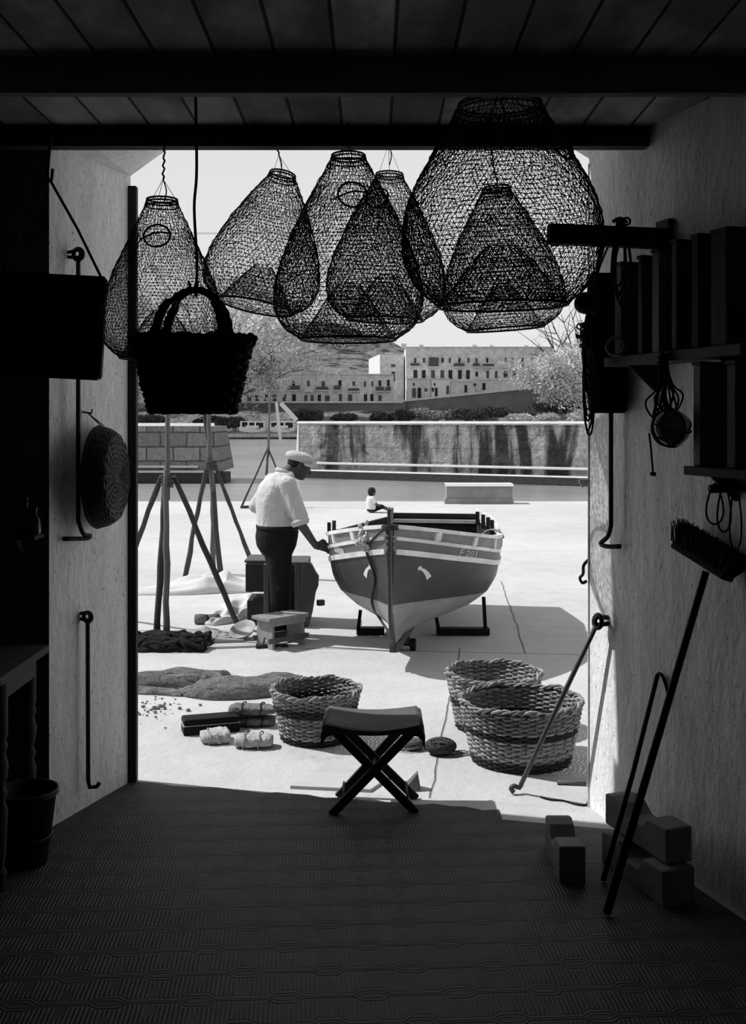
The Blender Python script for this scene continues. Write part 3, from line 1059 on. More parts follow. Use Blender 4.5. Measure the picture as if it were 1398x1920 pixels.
# bars on the right reveal
e = PRw(1163, 600, .05)
f0 = PRw(1163, 985, .05)
bar('iron_bar', e, [e - V(0, 0, .028), f0] + bez([f0, PRw(1157, 1005, .05), PRw(1147, 1018, .06), PRw(1156, 1024, .05), PRw(1170, 1024, .02)], 12)[1:],
    'black iron bar hanging on the right jamb below the bag, foot bent', RN)
e = PRw(1140, 1164, .055)
ft = G(972, 1488)
root = thing('iron_bar', ft, 'iron door bar slanting from the right jamb to the sunlit ground, foot hooked', 'iron bar')
dr = (ft + V(0, 0, .02) - e).normalized()
ft2 = ft + V(.004, 0, .03)
mb = MB().tube([e + dr * .03, e.lerp(ft2, .5), ft2 - dr * .03] + bez([ft2 - dr * .03, ft2, ft2 + V(-.03, -.01, .012), ft2 + V(-.045, -.01, -.002), ft2 + V(-.03, -.02, -.018)], 10)[1:], .0125, 8)
obj('rod', mb, M('rod_iron', .06, .5, 30, .5, .002, 80, spec=.4), root, True)  # rod iron set paler than its eye and staple
obj('eye', MB().torus(e, .03, .012, RN.cross(dr).cross(dr).normalized(), 18, 7), IRON, root, True)
mb = MB().tube(bez([e - RN * .07 + V(0, 0, .014), e + V(0, 0, .02), e + RN * .014, e - V(0, 0, .016), e - RN * .07 - V(0, 0, .012)], 14), .011, 6)
obj('staple', mb, IRON, root, True)
hb0 = outer(1.05, 0)
p = V(hb0.x - .008, hb0.y + .02, EYE - (1062 - HY) / F * 5.19)
finish(obj('hook', MB().tube(bez([p + V(.01, 0, .03), p + V(-.012, .01, .0), p + V(-.014, .01, -.04), p + V(-.03, .01, -.06), p + V(-.018, .01, -.085), p + V(.004, .01, -.075)], 16), .008, 6), IRON, None, True), 'small black hook on the outer edge of the right jamb', 'hook')
p = V(hb0.x - .02, hb0.y + .01, EYE - (903 - HY) / F * 5.19)
finish(obj('latch', MB().box(p, (.05, .02, .02)).box(p + V(-.01, 0, -.012), (.012, .024, .03)), M('latch_metal', .5, .2), None), 'small pale latch on the outer edge of the right jamb', 'latch')

# broom, stick and keel blocks
root = thing('broom', V(.885, 4.04, 0), 'broom leaning head up on the right wall', 'broom')
hc = V(1.292, 4.14, 1.315)
obj('handle', MB().tube([V(.885, 4.04, .014), hc - V(.0, 0, .02)], [.0165, .0145], 10), BLACK, root, True)
h0, h1 = V(1.222, 4.30, 1.378), V(1.350, 4.05, 1.283)
hd = (h1 - h0).normalized()
up = (hc - V(.885, 4.04, 0)).normalized()
up = (up - hd * up.dot(hd)).normalized()
bh = obj('head', MB().beam(h0, h1, .065, .03, up), BRACKET, root, bevel=.006)
sd = hd.cross(up)
mb = MB()
mb.loft([[h0.lerp(h1, t) + sd * (.042 * k * math.cos(a)) + up * (.05 + .052 * k * math.sin(a)) for a in [2 * PI * q / 14 for q in range(14)]] for t, k in ((-.02, .5), (.03, .85), (.2, 1), (.5, 1.02), (.8, 1), (.97, .85), (1.02, .5))])
for i in range(44):
    for j in range(8):
        for k in range(2):
            b = h0.lerp(h1, (i + .5 + random.uniform(-.4, .4)) / 44) + sd * ((j - 3.5) * .0105 + random.uniform(-.003, .003)) + up * (.01 + .03 * (k == 1))
            tpp = b + up * random.uniform(.055, .105 - .03 * (k == 1)) * (1 - ((j - 3.5) / 7) ** 2) + sd * ((j - 3.5) * .006 + random.uniform(-.01, .01)) + hd * ((i - 22) * .0012 + random.uniform(-.012, .012))
            mb.tube([b, tpp], [.0035, .0022], 3)
obj('bristles', mb, M('bristles_dark', .02, .4, 60), bh)
root = thing('leaning_stick', V(.933, 4.33, 0), 'thin dark stick leaning on the right wall left of the broom', 'stick')
tp = PRw(1240, 1264, .02)
s0 = V(.933, 4.33, .012)
obj('shaft', MB().tube([s0, s0.lerp(tp, .5) + V(.006, 0, 0), tp], [.011, .0105, .010], 8), BLACK, root, True)
obj('stick_shadow', MB().tube(bez([tp, tp + V(.012, -.02, .004), tp + V(.022, -.045, -.03), tp + V(.03, -.055, -.07)], 10), .008, 7), BLACK, root, True)  # dark tube standing in for the stick's shadow on the wall


def keel_block(a, dirv, L, W, H, label, notch=.4, z0=0, mt=None):
    """timber chock with a notch cut across its top; a = near end centre on the floor"""
    dirv = Vector((dirv[0], dirv[1], 0)).normalized()
    sd = V(dirv.y, -dirv.x, 0)
    pr = [(0, 0), (L, 0), (L, H * .92), (L * .86, H), (L * .72, H * .92), (L * .60, H * (1 - notch) + .0), (L * .40, H * (1 - notch)), (L * .30, H * .97), (L * .0, H)]
    Mx = Matrix(((dirv.x, 0, sd.x, a[0]), (dirv.y, 0, sd.y, a[1]), (0, 1, 0, z0), (0, 0, 0, 1)))
    mb = MB().prism(pr, -W / 2, W / 2, 0, Mx)
    return finish(obj('keel_block', mb, mt or KB, bevel=.008), label, 'wooden block')


KB = wood('block_wood', .20, .5, 'y', scale=3)
keel_block(G(1073, 1659), (.012, 1), .38, .108, .155, 'notched timber keel block standing alone on the lino in front of the right jamb', .38)
keel_block(V(1.185, 4.13, 0), (-.33, 1), .46, .145, .145, 'lower of the two stacked timber blocks by the right wall behind the broom', .42, mt=KB)
keel_block(V(1.20, 4.18, 0), (-.33, 1), .46, .12, .14, 'upper timber block lying across the lower one by the right wall', .35, z0=.1455)

# ---------------------------------------------------------------- folding stool
CANV = M('stool_canvas', .12, .3, 30, .95, .003, 220)
root = thing('folding_stool', V(0, 5.2, 0), 'folding canvas stool with crossed dark wooden legs standing on the threshold', 'stool')
SW = wood('stool_wood', .05, .5, 'z')
XL, XR, YF, YB, SH = -.225, .225, 5.09, 5.33, .425
for y, fx0, fx1, dy in ((YF, -.200, .208, 0), (YB, -.175, .215, .0)):
    obj('leg', MB().beam((fx0, y, .0), (XR - .02, y, SH - .01), .042, .022, (0, 1, 0)), SW, root, bevel=.004)
    obj('leg', MB().beam((fx1, y + (.024 if y < 5.2 else -.024), .0), (XL + .02, y + (.024 if y < 5.2 else -.024), SH - .01), .042, .022, (0, 1, 0)), SW, root, bevel=.004)
for x in (XL, XR):
    obj('seat_rail', MB().tube([V(x, YF - .035, SH - .004), V(x, YB + .035, SH - .004)], .017, 10), SW, root, True)
for x, z in ((-.145, .075), (.165, .075)):
    obj('stretcher', MB().tube([V(x, YF, z), V(x, YB, z)], .006, 8), SW, root, True)
obj('pivot', MB().tube([V(.007, YF - .025, .208), V(.007, YB + .025, .208)], .007, 8), IRON, root, True)
mb = MB()


def sling(u, v):
    x = XL - .022 + (XR - XL + .044) * u
    y = YF - .045 + (YB - YF + .09) * v
    k = math.sin(PI * min(max((u - .05) / .9, 0), 1))
    z = SH + .019 - .014 * k - .022 * k * (math.exp(-((v) / .18) ** 2)) + .004 * math.sin(9 * v + 4 * u)
    e = min(u, 1 - u)
    if e < .045:
        z -= (.045 - e) / .045 * .05
    return V(x, y, z)


mb.grid(sling, 36, 16)
sl = obj('canvas_seat', mb, CANV, root, True)
so = sl.modifiers.new('t', 'SOLIDIFY')
so.thickness = .006
mb = MB()
mb.grid(lambda u, v: V(XL - .022 + (XR - XL + .044) * u, YF - .046 - .004 * math.sin(7 * u), sling(u, 0).z + .001 - v * (.022 + .05 * abs(2 * u - 1) ** 3)), 30, 5)
sf = obj('front_hem', mb, CANV, sl, True)
so = sf.modifiers.new('t', 'SOLIDIFY')
so.thickness = .004

# ---------------------------------------------------------------- baskets on the quay
c = G(592, 1383)
basket(V(c.x, c.y, .002), .200, .262, .285, 'round wicker basket with one dark band, behind the folding stool to its left', rows=24, n_st=38, dark_rows=(14, 15, 16, 17, 0, 1, 2), amp=.005)
c = G(976, 1424)
basket(V(c.x, c.y, .002), .265, .335, .33, 'largest wicker basket with a dark band, nearest the right door jamb', rows=27, n_st=46, dark_rows=(0, 1, 2, 3, 14, 15, 16, 26), amp=.0055, sy=.95)
c = G(930, 1366)
basket(V(c.x - .01, 6.56, .002), .225, .29, .33, 'wicker basket half hidden behind the largest basket', rows=26, n_st=40, dark_rows=(0, 1, 2, 12, 13, 14), amp=.005)

# ---------------------------------------------------------------- loose stuff on the quay
def lump(path, w, h, fold=.25, freq=5, n=44, k=22, seed=0, z0=0.001):
    """cloth-like heap along a path: half-elliptic sections with folds; returns an MB"""
    r = random.Random(seed)
    ph = [r.uniform(0, 6) for _ in range(8)]
    pts = bez([Vector(p) for p in path], n)
    L = len(pts)
    rings = []
    for i, p in enumerate(pts):
        u = i / (L - 1)
        t = (pts[min(i + 1, L - 1)] - pts[max(i - 1, 0)]).normalized()
        sd = V(t.y, -t.x, 0)
        iw = np.interp(u, np.linspace(0, 1, len(w)), w)
        ih = np.interp(u, np.linspace(0, 1, len(h)), h)
        ring = []
        for j in range(k):
            a = PI * j / (k - 1)
            f = 1 + fold * (.5 * math.sin(freq * 2.1 * u * 3 + 3 * a + ph[0]) + .35 * math.sin(freq * u * 5.3 - 5 * a + ph[1]) + .3 * math.sin(9 * a + freq * u * 2 + ph[2])) * math.sin(a) ** .5
            ring.append(p + sd * (iw * math.cos(a) * (1 + .12 * math.sin(freq * u * 4 + ph[3]))) + V(0, 0, z0 + ih * math.sin(a) ** .8 * f))
        ring.append(p + V(0, 0, z0))
        rings.append(ring)
    return MB().loft(rings)


sk = Mat('sack_cloth', .95, .1)
sk.color(sk.noise(60, 3).ss(.3, .7, .7, 1.25) * sk.noise(5, 4).ss(.3, .7, .8, 1.15) * .18)
sk.bump(sk.noise(7, 5, (.5, 1.6, 1), 2, 1.2) + sk.noise(200, 2) * .06, .06)
SACK = sk.m
mb = lump([G(205, 1292), G(300, 1288), G(380, 1284), G(428, 1292)], [.10, .13, .15, .13, .03], [.06, .11, .115, .10, .02], .17, 2.6, 70, 34, seed=1)
m2 = lump([G(215, 1293), G(280, 1299), G(345, 1303)], [.05, .06, .05], [.025, .04, .03], .2, 3, 40, 20, seed=21)
mb.add(m2.v, m2.f)
m2 = lump([G(372, 1296), G(395, 1284), G(425, 1276)], [.04, .075, .05], [.05, .10, .07], .08, 2, 40, 20, seed=23)
mb.add(m2.v, m2.f)
finish(obj('sack', mb, SACK, None, True), 'grey sack lying rolled beside the left jamb, its end tucked under the other sack', 'sack')
mb = lump([G(338, 1302), G(420, 1303), G(500, 1298), G(566, 1282)], [.04, .13, .17, .15, .09], [.03, .11, .115, .08, .03], .15, 2.4, 70, 34, seed=5, z0=.003)
m2 = lump([G(460, 1290), G(520, 1281), G(568, 1276)], [.10, .13, .06], [.05, .075, .03], .12, 3, 40, 24, seed=25)
mb.add(m2.v, m2.f)
m2 = lump([G(336, 1299), G(370, 1303), G(420, 1307)], [.03, .06, .04], [.03, .06, .03], .2, 3, 40, 20, seed=27)
mb.add(m2.v, m2.f)
finish(obj('sack', mb, SACK, None, True), 'grey sack spread out flat towards the wicker basket, on the right of the other sack', 'sack')
SAIL = M('pale_canvas', .62, .12, 6, .95, .004, 60)
mb = lump([G(190, 1113), G(300, 1110), G(380, 1106), G(430, 1104), G(480, 1107)], [.16, .22, .34, .38, .20], [.03, .06, .16, .15, .05], .34, 3.2, 80, 40, seed=3)
finish(obj('sailcloth', mb, SAIL, None, True), 'pale sailcloth spread in low folds beyond the pole tripods', 'cloth')
mb = lump([G(392, 1173), G(425, 1162), G(455, 1146), G(485, 1130)], [.06, .14, .20, .18], [.04, .10, .12, .10], .38, 3.4, 80, 40, seed=9)
finish(obj('sailcloth', mb, SAIL, None, True), 'pale cloth bunched on the ground left of the wooden cabinet', 'cloth')
NET = M('dark_net', .02, .5, 40, .95, .02, 60)
mb = lump([G(205, 1212), G(290, 1205), G(350, 1208), G(388, 1216)], [.18, .26, .22, .06], [.05, .085, .075, .03], .22, 4, 90, 34, seed=2)
mb2 = lump([G(215, 1219), G(300, 1218), G(385, 1221)], [.10, .12, .05], [.05, .07, .03], .5, 7, 50, 24, seed=8)
mb.add(mb2.v, mb2.f)
for i in range(60):
    a = G(random.uniform(205, 375), random.uniform(1203, 1222))
    dx = random.uniform(.15, .5)
    pts = [a + V(dx * t, .10 * math.sin(4 * t + i) * dx + random.gauss(0, .012), random.uniform(.03, .085) if 0 < k < 5 else .015) for k, t in enumerate(np.linspace(0, 1, 6))]
    pts = [V(min(p.x, G(384, 1216).x), p.y, p.z) for p in pts]
    mb.tube(bez(pts, 16), random.uniform(.009, .022), 6)
finish(obj('fishing_net', mb, NET, None, True), 'dark fishing net heaped round the feet of the nearest pole tripod', 'net')
SAND = M('grey_sand', .34, .35, 14, .95, .03, 30)
mb = lump([G(318, 1200), G(380, 1194), G(432, 1198)], [.08, .22, .06], [.02, .07, .015], .2, 6, seed=4)
finish(obj('sand_heap', mb, SAND, None, True), 'low heap of grey sand behind the dark net', 'sand')
BARK = M('log_bark', .16, .8, 9, .95, .02, 30)
for a, b, r, lb in (((366, 1170), (388, 1171), .046, 'short thick log end lying left behind the leaning pole'), ((390, 1170), (410, 1169), .044, 'short log end touching the other one, the right of the two')):
    pa, pb = G(*a), G(*b)
    mb = MB().tube([pa + V(0, 0, r), pa.lerp(pb, .5) + V(0, .01, r * 1.03), pb + V(0, .02, r)], [r, r * 1.05, r * .95], 14)
    finish(obj('log', mb, BARK, None, True), lb, 'log')
PLK = wood('pale_plank', .42, .25, 'x')
for q, t, lb in ((((372, 1212), (478, 1208), (484, 1214), (372, 1218)), .018, 'pale plank lying flat left of the small bench'),
                 (((404, 1201), (455, 1200), (458, 1204), (402, 1206)), .016, 'short pale board lying behind the longer plank by the bench')):
    mb = MB().prism([(g.x, g.y) for g in (G(*p) for p in q)], .001, t)
    finish(obj('plank', mb, PLK), lb, 'plank')
root = thing('metal_pan', G(452, 1196), 'shallow metal pan tilted on the ground beside the small bench', 'pan')
ax = V(-.25, -.45, .85).normalized()
cc = G(456, 1197) + V(0, 0, .058)
obj('dish', MB().lathe([(.02, -.005), (.085, .0), (.115, .03), (.12, .03), (.09, -.008), (.02, -.012)], cc, 26, ax), M('pan_metal', .35, .3, 14, .5, spec=.3), root, True)
pa, pb = G(480, 1216), G(540, 1213)
finish(obj('stick', MB().tube([pa + V(0, 0, .022), pa.lerp(pb, .3) + V(0, 0, .018), pb + V(0, 0, .012)], [.022, .014, .011], 8), DKWOOD, None, True), 'short dark stick lying in front of the small bench', 'stick')

# black case
root = thing('case', G(395, 1378), 'long black case lying on the quay left of the cork slabs', 'case')
a, b = G(344, 1381), G(450, 1372)
t = (b - a).normalized()
sdv = V(-t.y, t.x, 0)
cen = (a + b) / 2 + sdv * .065
Rz = Matrix((t, sdv, V(0, 0, 1))).transposed()
obj('body', MB().box(cen + V(0, 0, .028), ((b - a).length, .13, .054), Rz), BLACK, root, bevel=.008)
obj('lid', MB().box(cen + V(0, 0, .0765), ((b - a).length, .13, .037), Rz), BLACK, root, bevel=.012)
obj('pale_seam', MB().box(cen + V(0, 0, .0565), ((b - a).length + .004, .134, .004), Rz), M('seam', .4), root)

# cork slabs
CRK = M('cork_slab', .44, .55, 10, .95, .02, 26)
CRKD = M('cork_slab_grey', .17, .55, 10, .95, .02, 26)


def cork(px0, px1, pyb, w, h, label, mt, z0=0, rz=0, dy=0, ties=2, taper=.6):
    a, b = G(px0, pyb), G(px1, pyb)
    L = (b - a).length
    c = (a + b) / 2 + V(0, w * .5 + dy, z0)
    root = thing('cork_slab', c, label, 'cork slab', 'cork slabs on the quay')
    rings = []
    n = 12
    for i in range(n):
        u = i / (n - 1)
        k = (math.sin(PI * (u * .9 + .05)) ** .16) * (1 - (1 - taper) * u)
        ring = []
        for j in range(14):
            aa = 2 * PI * j / 14
            y = math.copysign(abs(math.cos(aa)) ** .6, math.cos(aa)) * w / 2 * k * random.uniform(.82, 1.12)
            z = h / 2 + math.copysign(abs(math.sin(aa)) ** .6, math.sin(aa)) * h / 2 * (k ** .7) * random.uniform(.78, 1.10 if math.sin(aa) > 0 else 1.0)
            ring.append(c + Matrix.Rotation(rz, 3, 'Z') @ V((u - .5) * L, y, max(z, .002)))
        rings.append(ring)
    sb_ = obj('slab', MB().loft(rings), mt, root, True)
    mb = MB()
    for i in range(ties):
        x = (-.22 + .4 * i / max(ties - 1, 1)) * L
        k = 1 - (1 - taper) * (x / L + .5)
        pts = [c + Matrix.Rotation(rz, 3, 'Z') @ V(x + .006 * math.sin(3 * q), (w / 2 * k + .004) * math.copysign(abs(math.cos(q)) ** .6, math.cos(q)), max(.003, h / 2 + (h / 2 + .003) * math.copysign(abs(math.sin(q)) ** .6, math.sin(q)))) for q in [2 * PI * j / 22 for j in range(22)]]
        mb.tube(pts, .004, 5, True)
    obj('tie', mb, ROPEL if mt is CRK else ROPE, sb_, True)


cork(440, 514, 1366, .15, .06, 'dark cork slab at the bottom of the pair left of the round basket', CRKD, taper=.8)
cork(428, 517, 1366, .17, .06, 'grey cork slab tied with cord, on top of the pair left of the round basket', CRKD, z0=.068, rz=-.06, dy=-.01, taper=.75)
cork(373, 426, 1397, .14, .065, 'pale cork slab with a pointed left end, in front of the black case', CRK, rz=.28, taper=1.5, ties=1)
cork(438, 508, 1408, .16, .075, 'pale cork slab tied with cord, in front of the other slabs at right', CRK, rz=-.05, taper=.85)

# balls of twine
def twine(px, py, rx, ry, rz_, label, seed):
    rr = random.Random(seed)
    c = G(px, py) + V(0, ry, rz_)
    mb = MB().ell(c, (rx * .93, ry * .93, rz_ * .93), 16, 10)
    for i in range(26):
        n = V(rr.gauss(0, 1) * .5, rr.gauss(0, 1), rr.gauss(0, 1)).normalized()
        q = V(0, 0, 1).rotation_difference(n)
        pts = []
        for j in range(26):
            a = 2 * PI * j / 26
            d = q @ V(math.cos(a), math.sin(a), rr.uniform(-.03, .03))
            pts.append(c + V(d.x * rx, d.y * ry, d.z * rz_ * .98))
        mb.tube(pts, .004, 4, True)
    return mb


mb = twine(827, 1421, .088, .07, .045, '', 1)
finish(obj('twine_bundle', mb, M('twine_dark', .07, .4, 60, .95), None, True), 'dark oval bundle of twine on the quay left of the big basket', 'twine')
mb = twine(775, 1410, .065, .05, .032, '', 2)
for i in range(6):
    a = G(760 + i * 3, 1402 + i * 2)
    mb.tube(bez([a + V(.03, .02, .03), a + V(-.02, .0, .02), a + V(-.08 - i * .01, random.uniform(-.05, .05), .006)], 10), .004, 4)
finish(obj('twine_bundle', mb, M('twine_pale', .15, .4, 60, .95), None, True), 'smaller paler bundle of twine just left of the dark one', 'twine')
mb = MB()
for i in range(4):
    a = G(856, 1412)
    mb.tube(bez([a + V(-.02, 0, .01), a + V(.05, .03 * math.sin(i * 2), .006), a + V(.09, .05 * math.cos(i * 3), .005), a + V(.05 + .02 * i, -.03 * i * .4, .005), a + V(-.03, -.05 - .01 * i, .005)], 16), .0035, 4)
finish(obj('loose_twine', mb, ROPEL, None, True), 'loose pale strands of twine curling on the quay between the bundles and the big basket', 'twine')
q = [G(544, 1479), G(694, 1486), G(742, 1452), G(604, 1441)]
finish(obj('board', MB().prism([(g.x, g.y) for g in q], .001, .016), wood('board_pale', .5, .2, 'x')), 'pale board lying flat on the ground behind the legs of the folding stool', 'board')
a, b = G(756, 1484), G(789, 1485)
finish(obj('wedge', MB().add([a, b, b + V(-.015, .03, .085), a + V(0, .09, 0), b + V(0, .09, 0), b + V(-.015, .07, .085)], [(0, 1, 2), (3, 4, 5), (0, 1, 4, 3), (1, 2, 5, 4), (0, 2, 5, 3)]), MIDWOOD), 'small wooden wedge standing by the right legs of the folding stool', 'wedge')
a, b = G(1044, 1471), G(1098, 1473)
finish(obj('stick', MB().tube([a + V(0, 0, .011), b + V(0, 0, .011)], .011, 8), MIDWOOD, None, True), 'thin stick lying beside the right door jamb behind the iron bar', 'stick')
mb = MB().tube(bez([G(1013, 1496) + V(0, 0, .006), G(1030, 1501) + V(0, 0, .005), G(1055, 1503) + V(0, 0, .005), G(1080, 1510) + V(0, 0, .005), G(1099, 1511) + V(0, 0, .006), G(1103, 1500) + V(0, 0, .01)], 30), .005, 5)
finish(obj('cord', mb, ROPE, None, True), 'dark cord lying on the lit ground at the foot of the right jamb', 'cord')

GRV = M('gravel_grey', .2, .5, 30, .95)
mb = MB()
for i in range(70):
    p = G(random.gauss(285, 32), random.gauss(1332, 13))
    r = abs(random.gauss(0, .007)) + .003
    mb.ell((p.x, p.y, r * .6), (r, r * .8, r * .65), 7, 5, jit=.2)
finish(obj('gravel', mb, GRV, None), 'scatter of gravel and crumbs in front of the sacks at left', 'gravel', kind='stuff')
# ---------------------------------------------------------------- quay, water and harbour walls
q2 = Mat('quay_paving', .92, .1)
pv = q2.noise(.35, 6).ss(.3, .7, .9, 1.05) * q2.noise(5, 6, (1, 1, 1), 3).ss(.3, .7, .94, 1.03)
sp_ = q2.noise(1.6, 5, (1, 1, 1), 8).ss(.62, .74) * q2.noise(13, 3).ss(.4, .65)


def joint(m, a, b, w):
    dx, dy = b.x - a.x, b.y - a.y
    L = math.hypot(dx, dy)
    t = ((m.x - a.x) * (dx / L) + (m.y - a.y) * (dy / L))
    wob = (m.noise(2.2, 3) - .5) * .05
    dist = ((m.x - a.x) * (-dy / L) + (m.y - a.y) * (dx / L) + wob).abs()
    return (1 - dist.ss(w * .5, w * 1.3)) * t.gt(0.0) * t.lt(L)


jj = joint(q2, G(862, 1215), G(806, 1500), .006)
for a, b, w in ((G(560, 1216), G(1110, 1228), .009), (G(940, 1090), G(985, 1226), .007), (G(240, 1183), G(480, 1183), .016)):
    jj = jj.max(joint(q2, a, b, w))
q2.color(pv * (1 - sp_ * .28) * (1 - jj * .55) * .57)
q2.bump(q2.noise(20, 6) * .6 + q2.noise(3, 4) * .6 - jj * .8, .012)
mb = MB()
fr_ = [outer(x, 0) for x in (-7, OL0.x, OL1.x, 7)]
ring = [V(-45, 6.5, 0)] + fr_ + [V(45, 4, 0), V(45, 24.9, 0), V(-45, 24.9, 0)]
n = len(ring)
mb.add(ring + [r + V(0, 0, -2.2) for r in ring], [tuple(range(n))] + [(i, (i + 1) % n, n + (i + 1) % n, n + i) for i in range(n)])
o = obj('quay_pavement', mb, q2.m, kind='structure')
# keep the paving pattern in world coordinates
o.data.transform(Matrix.Translation(o.location)); o.location = (0, 0, 0)

wm = Mat('harbour_water', .22, .5)
wv = wm.noise(1.4, 4, (.35, 1, 1)) * .6 + wm.noise(5, 4, (.4, 1, 1), 5) * .4
wm.color(wm.noise(.05, 3, (1, 2, 1)).ss(.3, .7, .22, .32))
wm.bump(wv, .22)
mb = MB().add([(-130, 24.6, -.8), (130, 24.6, -.8), (130, 175, -.8), (-130, 175, -.8)], [(0, 1, 2, 3)])
obj('harbour_water', mb, wm.m, kind='stuff')
mb = MB()
# stained sea wall on the right
sw = Mat('sea_wall_stone', .92, .1)
stn = sw.noise(.9, 6, (1, 1, .16), 2, .4)
right = (sw.x * .16 + .5).ss(-.2, 1.1)
strk = stn.ss(.49, .60) * (right * .95 + .12)
blot = sw.noise(.7, 6, (1, 1, 1), 6, .8).ss(.56, .66) * sw.noise(2.6, 5, (1, 1, 1), 2).ss(.45, .6)
pale = sw.noise(1.2, 6, (1, 1, .35), 11).ss(.56, .7)
jz = ((sw.z / .62).fract() - .5).abs().ss(.46, .49)
sw.color(((1 - strk * .82) * (1 - blot * .6) * (1 + pale * .5) * (1 - jz * .35) * (1 - right * .25)) * sw.noise(12, 5).ss(.3, .7, .7, 1.15) * sw.noise(2.4, 6, (1, 1, 1), 17).ss(.3, .7, .72, 1.12) * .55)
sw.bump(sw.noise(4, 6), .05)
COPE = M('lit_coping', .6, .15, 3, .9)
WL, WR = P(560, 789, 50.5), P(1330, 789, 41.5)
wd = (WR - WL).normalized()
wn = V(wd.y, -wd.x, 0)
if wn.y > 0:
    wn = -wn


def wallstrip(mb, prof, a, b, mi=0):
    """extrude a profile of (outward offset, z) between ground points a and b"""
    rings = [[V(p.x, p.y, 0) + wn * o + V(0, 0, z) for o, z in prof] for p in (a, b)]
    mb.loft(rings, False, mi=mi)


a0, b0 = V(WL.x, WL.y, 0), V(WR.x, WR.y, 0)
root = thing('sea_wall', a0 + V(0, 0, -1.2), 'long stained sea wall across the water on the right, with a bright coping', 'sea wall')
mb = MB()
wallstrip(mb, [(0, -.35), (0, 1.70)], a0, b0)
wallstrip(mb, [(.02, -.62), (.02, -.35), (0, -.35)], a0, b0)
mb.add([a0 + V(0, 0, -1.2), a0 + V(0, 0, 1.7), a0 - wn * 4 + wd * 0 + V(-.35, 0, 1.7), a0 - wn * 4 + V(-.35, 0, -1.2)], [(0, 1, 2, 3)])
wallstrip(mb, [(0, 1.70), (-4, 1.70), (-4, -1.2)], a0, b0)
o = obj('wall_face', mb, sw.m, root)
mb = MB()
wallstrip(mb, [(.03, 1.74), (.03, 1.77), (-.07, 1.86), (-.6, 1.86), (-.6, 1.74)], a0 - wd * .1, b0)
c0_, c1_ = a0 + wn * .02, a0 - wd * .26 - wn * .30
mb.add([c0_ + V(0, 0, -.7), c0_ + V(0, 0, 1.70), c1_ + V(0, 0, 1.70), c1_ + V(-.14, 0, -.7)], [(0, 1, 2, 3)])
obj('coping', mb, COPE, root)
mb = MB()
wallstrip(mb, [(.0, -.05), (.06, -.11), (.06, -.16), (0, -.16)], a0 + wd * 1.0, b0)
obj('upper_ledge', mb, COPE, root)
mb = MB()
wallstrip(mb, [(.20, -.40), (.32, -.45), (.34, -.47)], a0 + wd * .6, b0)
obj('lower_ledge', mb, COPE, root)
mb = MB()
wallstrip(mb, [(.34, -.46), (.36, -1.2), (.0, -1.2)], a0 + wd * .6, b0)
obj('footing', mb, M('wet_stone', .06, .5, 5, .6, .02, 12), root)

lw = Mat('block_wall', .92, .1)
br = lw.nt.nodes.new('ShaderNodeTexBrick')
mp = lw.nt.nodes.new('ShaderNodeCombineXYZ')
wob = (lw.noise(1.5, 3) - .5) * .10
lw.nt.links.new((lw.x + wob).s, mp.inputs[0])
lw.nt.links.new((lw.z + wob * .8).s, mp.inputs[1])
lw.nt.links.new(mp.outputs[0], br.inputs['Vector'])
br.inputs['Scale'].default_value = 1
br.inputs['Brick Width'].default_value = 1.15
br.inputs['Row Height'].default_value = .62
br.inputs['Mortar Size'].default_value = .035
br.inputs['Mortar Smooth'].default_value = .4
br.inputs['Color1'].default_value = (.19, .19, .19, 1)
br.inputs['Color2'].default_value = (.29, .29, .29, 1)
br.inputs['Mortar'].default_value = (.09, .09, .09, 1)
sc_ = lw.nt.nodes.new('ShaderNodeSeparateColor')
lw.nt.links.new(br.outputs[0], sc_.inputs[0])
lw.color(X(lw.nt, sc_.outputs[0]) * lw.noise(6, 5).ss(.3, .7, .8, 1.15))
lw.bump(X(lw.nt, sc_.outputs[0]) * 3 + lw.noise(5, 5) * .4, .05)
d = 46
root = thing('block_wall', V(P(250, 0, d).x, d, -1.1), 'sea wall of large stone blocks across the water on the left', 'sea wall')
x0, x1, x2 = -28, P(401, 0, d).x, P(416, 0, d).x
zt, zb = P(0, 799, d).z, P(0, 884, d).z
mb = MB().add([(x0, d, zb), (x2, d, zb), (x1, d, zt), (x0, d, zt), (x0, d + 4, zb), (x2, d + 4, zb), (x1, d + 4, zt), (x0, d + 4, zt)], [(0, 1, 2, 3), (4, 5, 6, 7), (1, 5, 6, 2), (3, 2, 6, 7)])
obj('wall_face', mb, lw.m, root)
mb = MB().add([(x0, d - .03, zt), (x1 + .02, d - .03, zt), (x1, d + .12, zt + .13), (x0, d + .12, zt + .13), (x0, d + 1, zt + .13), (x1, d + 1, zt + .13)], [(0, 1, 2, 3), (3, 2, 5, 4)])
obj('coping', mb, COPE, root)
xa, xb = P(372, 0, d).x, P(426, 0, d).x
z1 = P(0, 876, d).z
mb = MB().add([(x0, d - .02, z1 + .08), (xa, d - .02, z1 + .08), (xa, d - .22, z1 - .02), (x0, d - .22, z1 - .02)], [(0, 1, 2, 3)])
mb.add([(x0, d - .15, zb + .06), (P(410, 0, d).x, d - .15, zb + .06), (P(410, 0, d).x, d - .5, zb - .02), (x0, d - .5, zb - .02)], [(0, 1, 2, 3)])
obj('lower_ledge', mb, COPE, root)
mb = MB().box(((x0 + xb) / 2, d + .3, (zb - 1.1) / 2 - .02), (xb - x0, 1.6, 1.1 + zb - .04))
obj('footing', mb, M('wet_stone_dark', .035, .4, 5, .6, .02, 12), root)

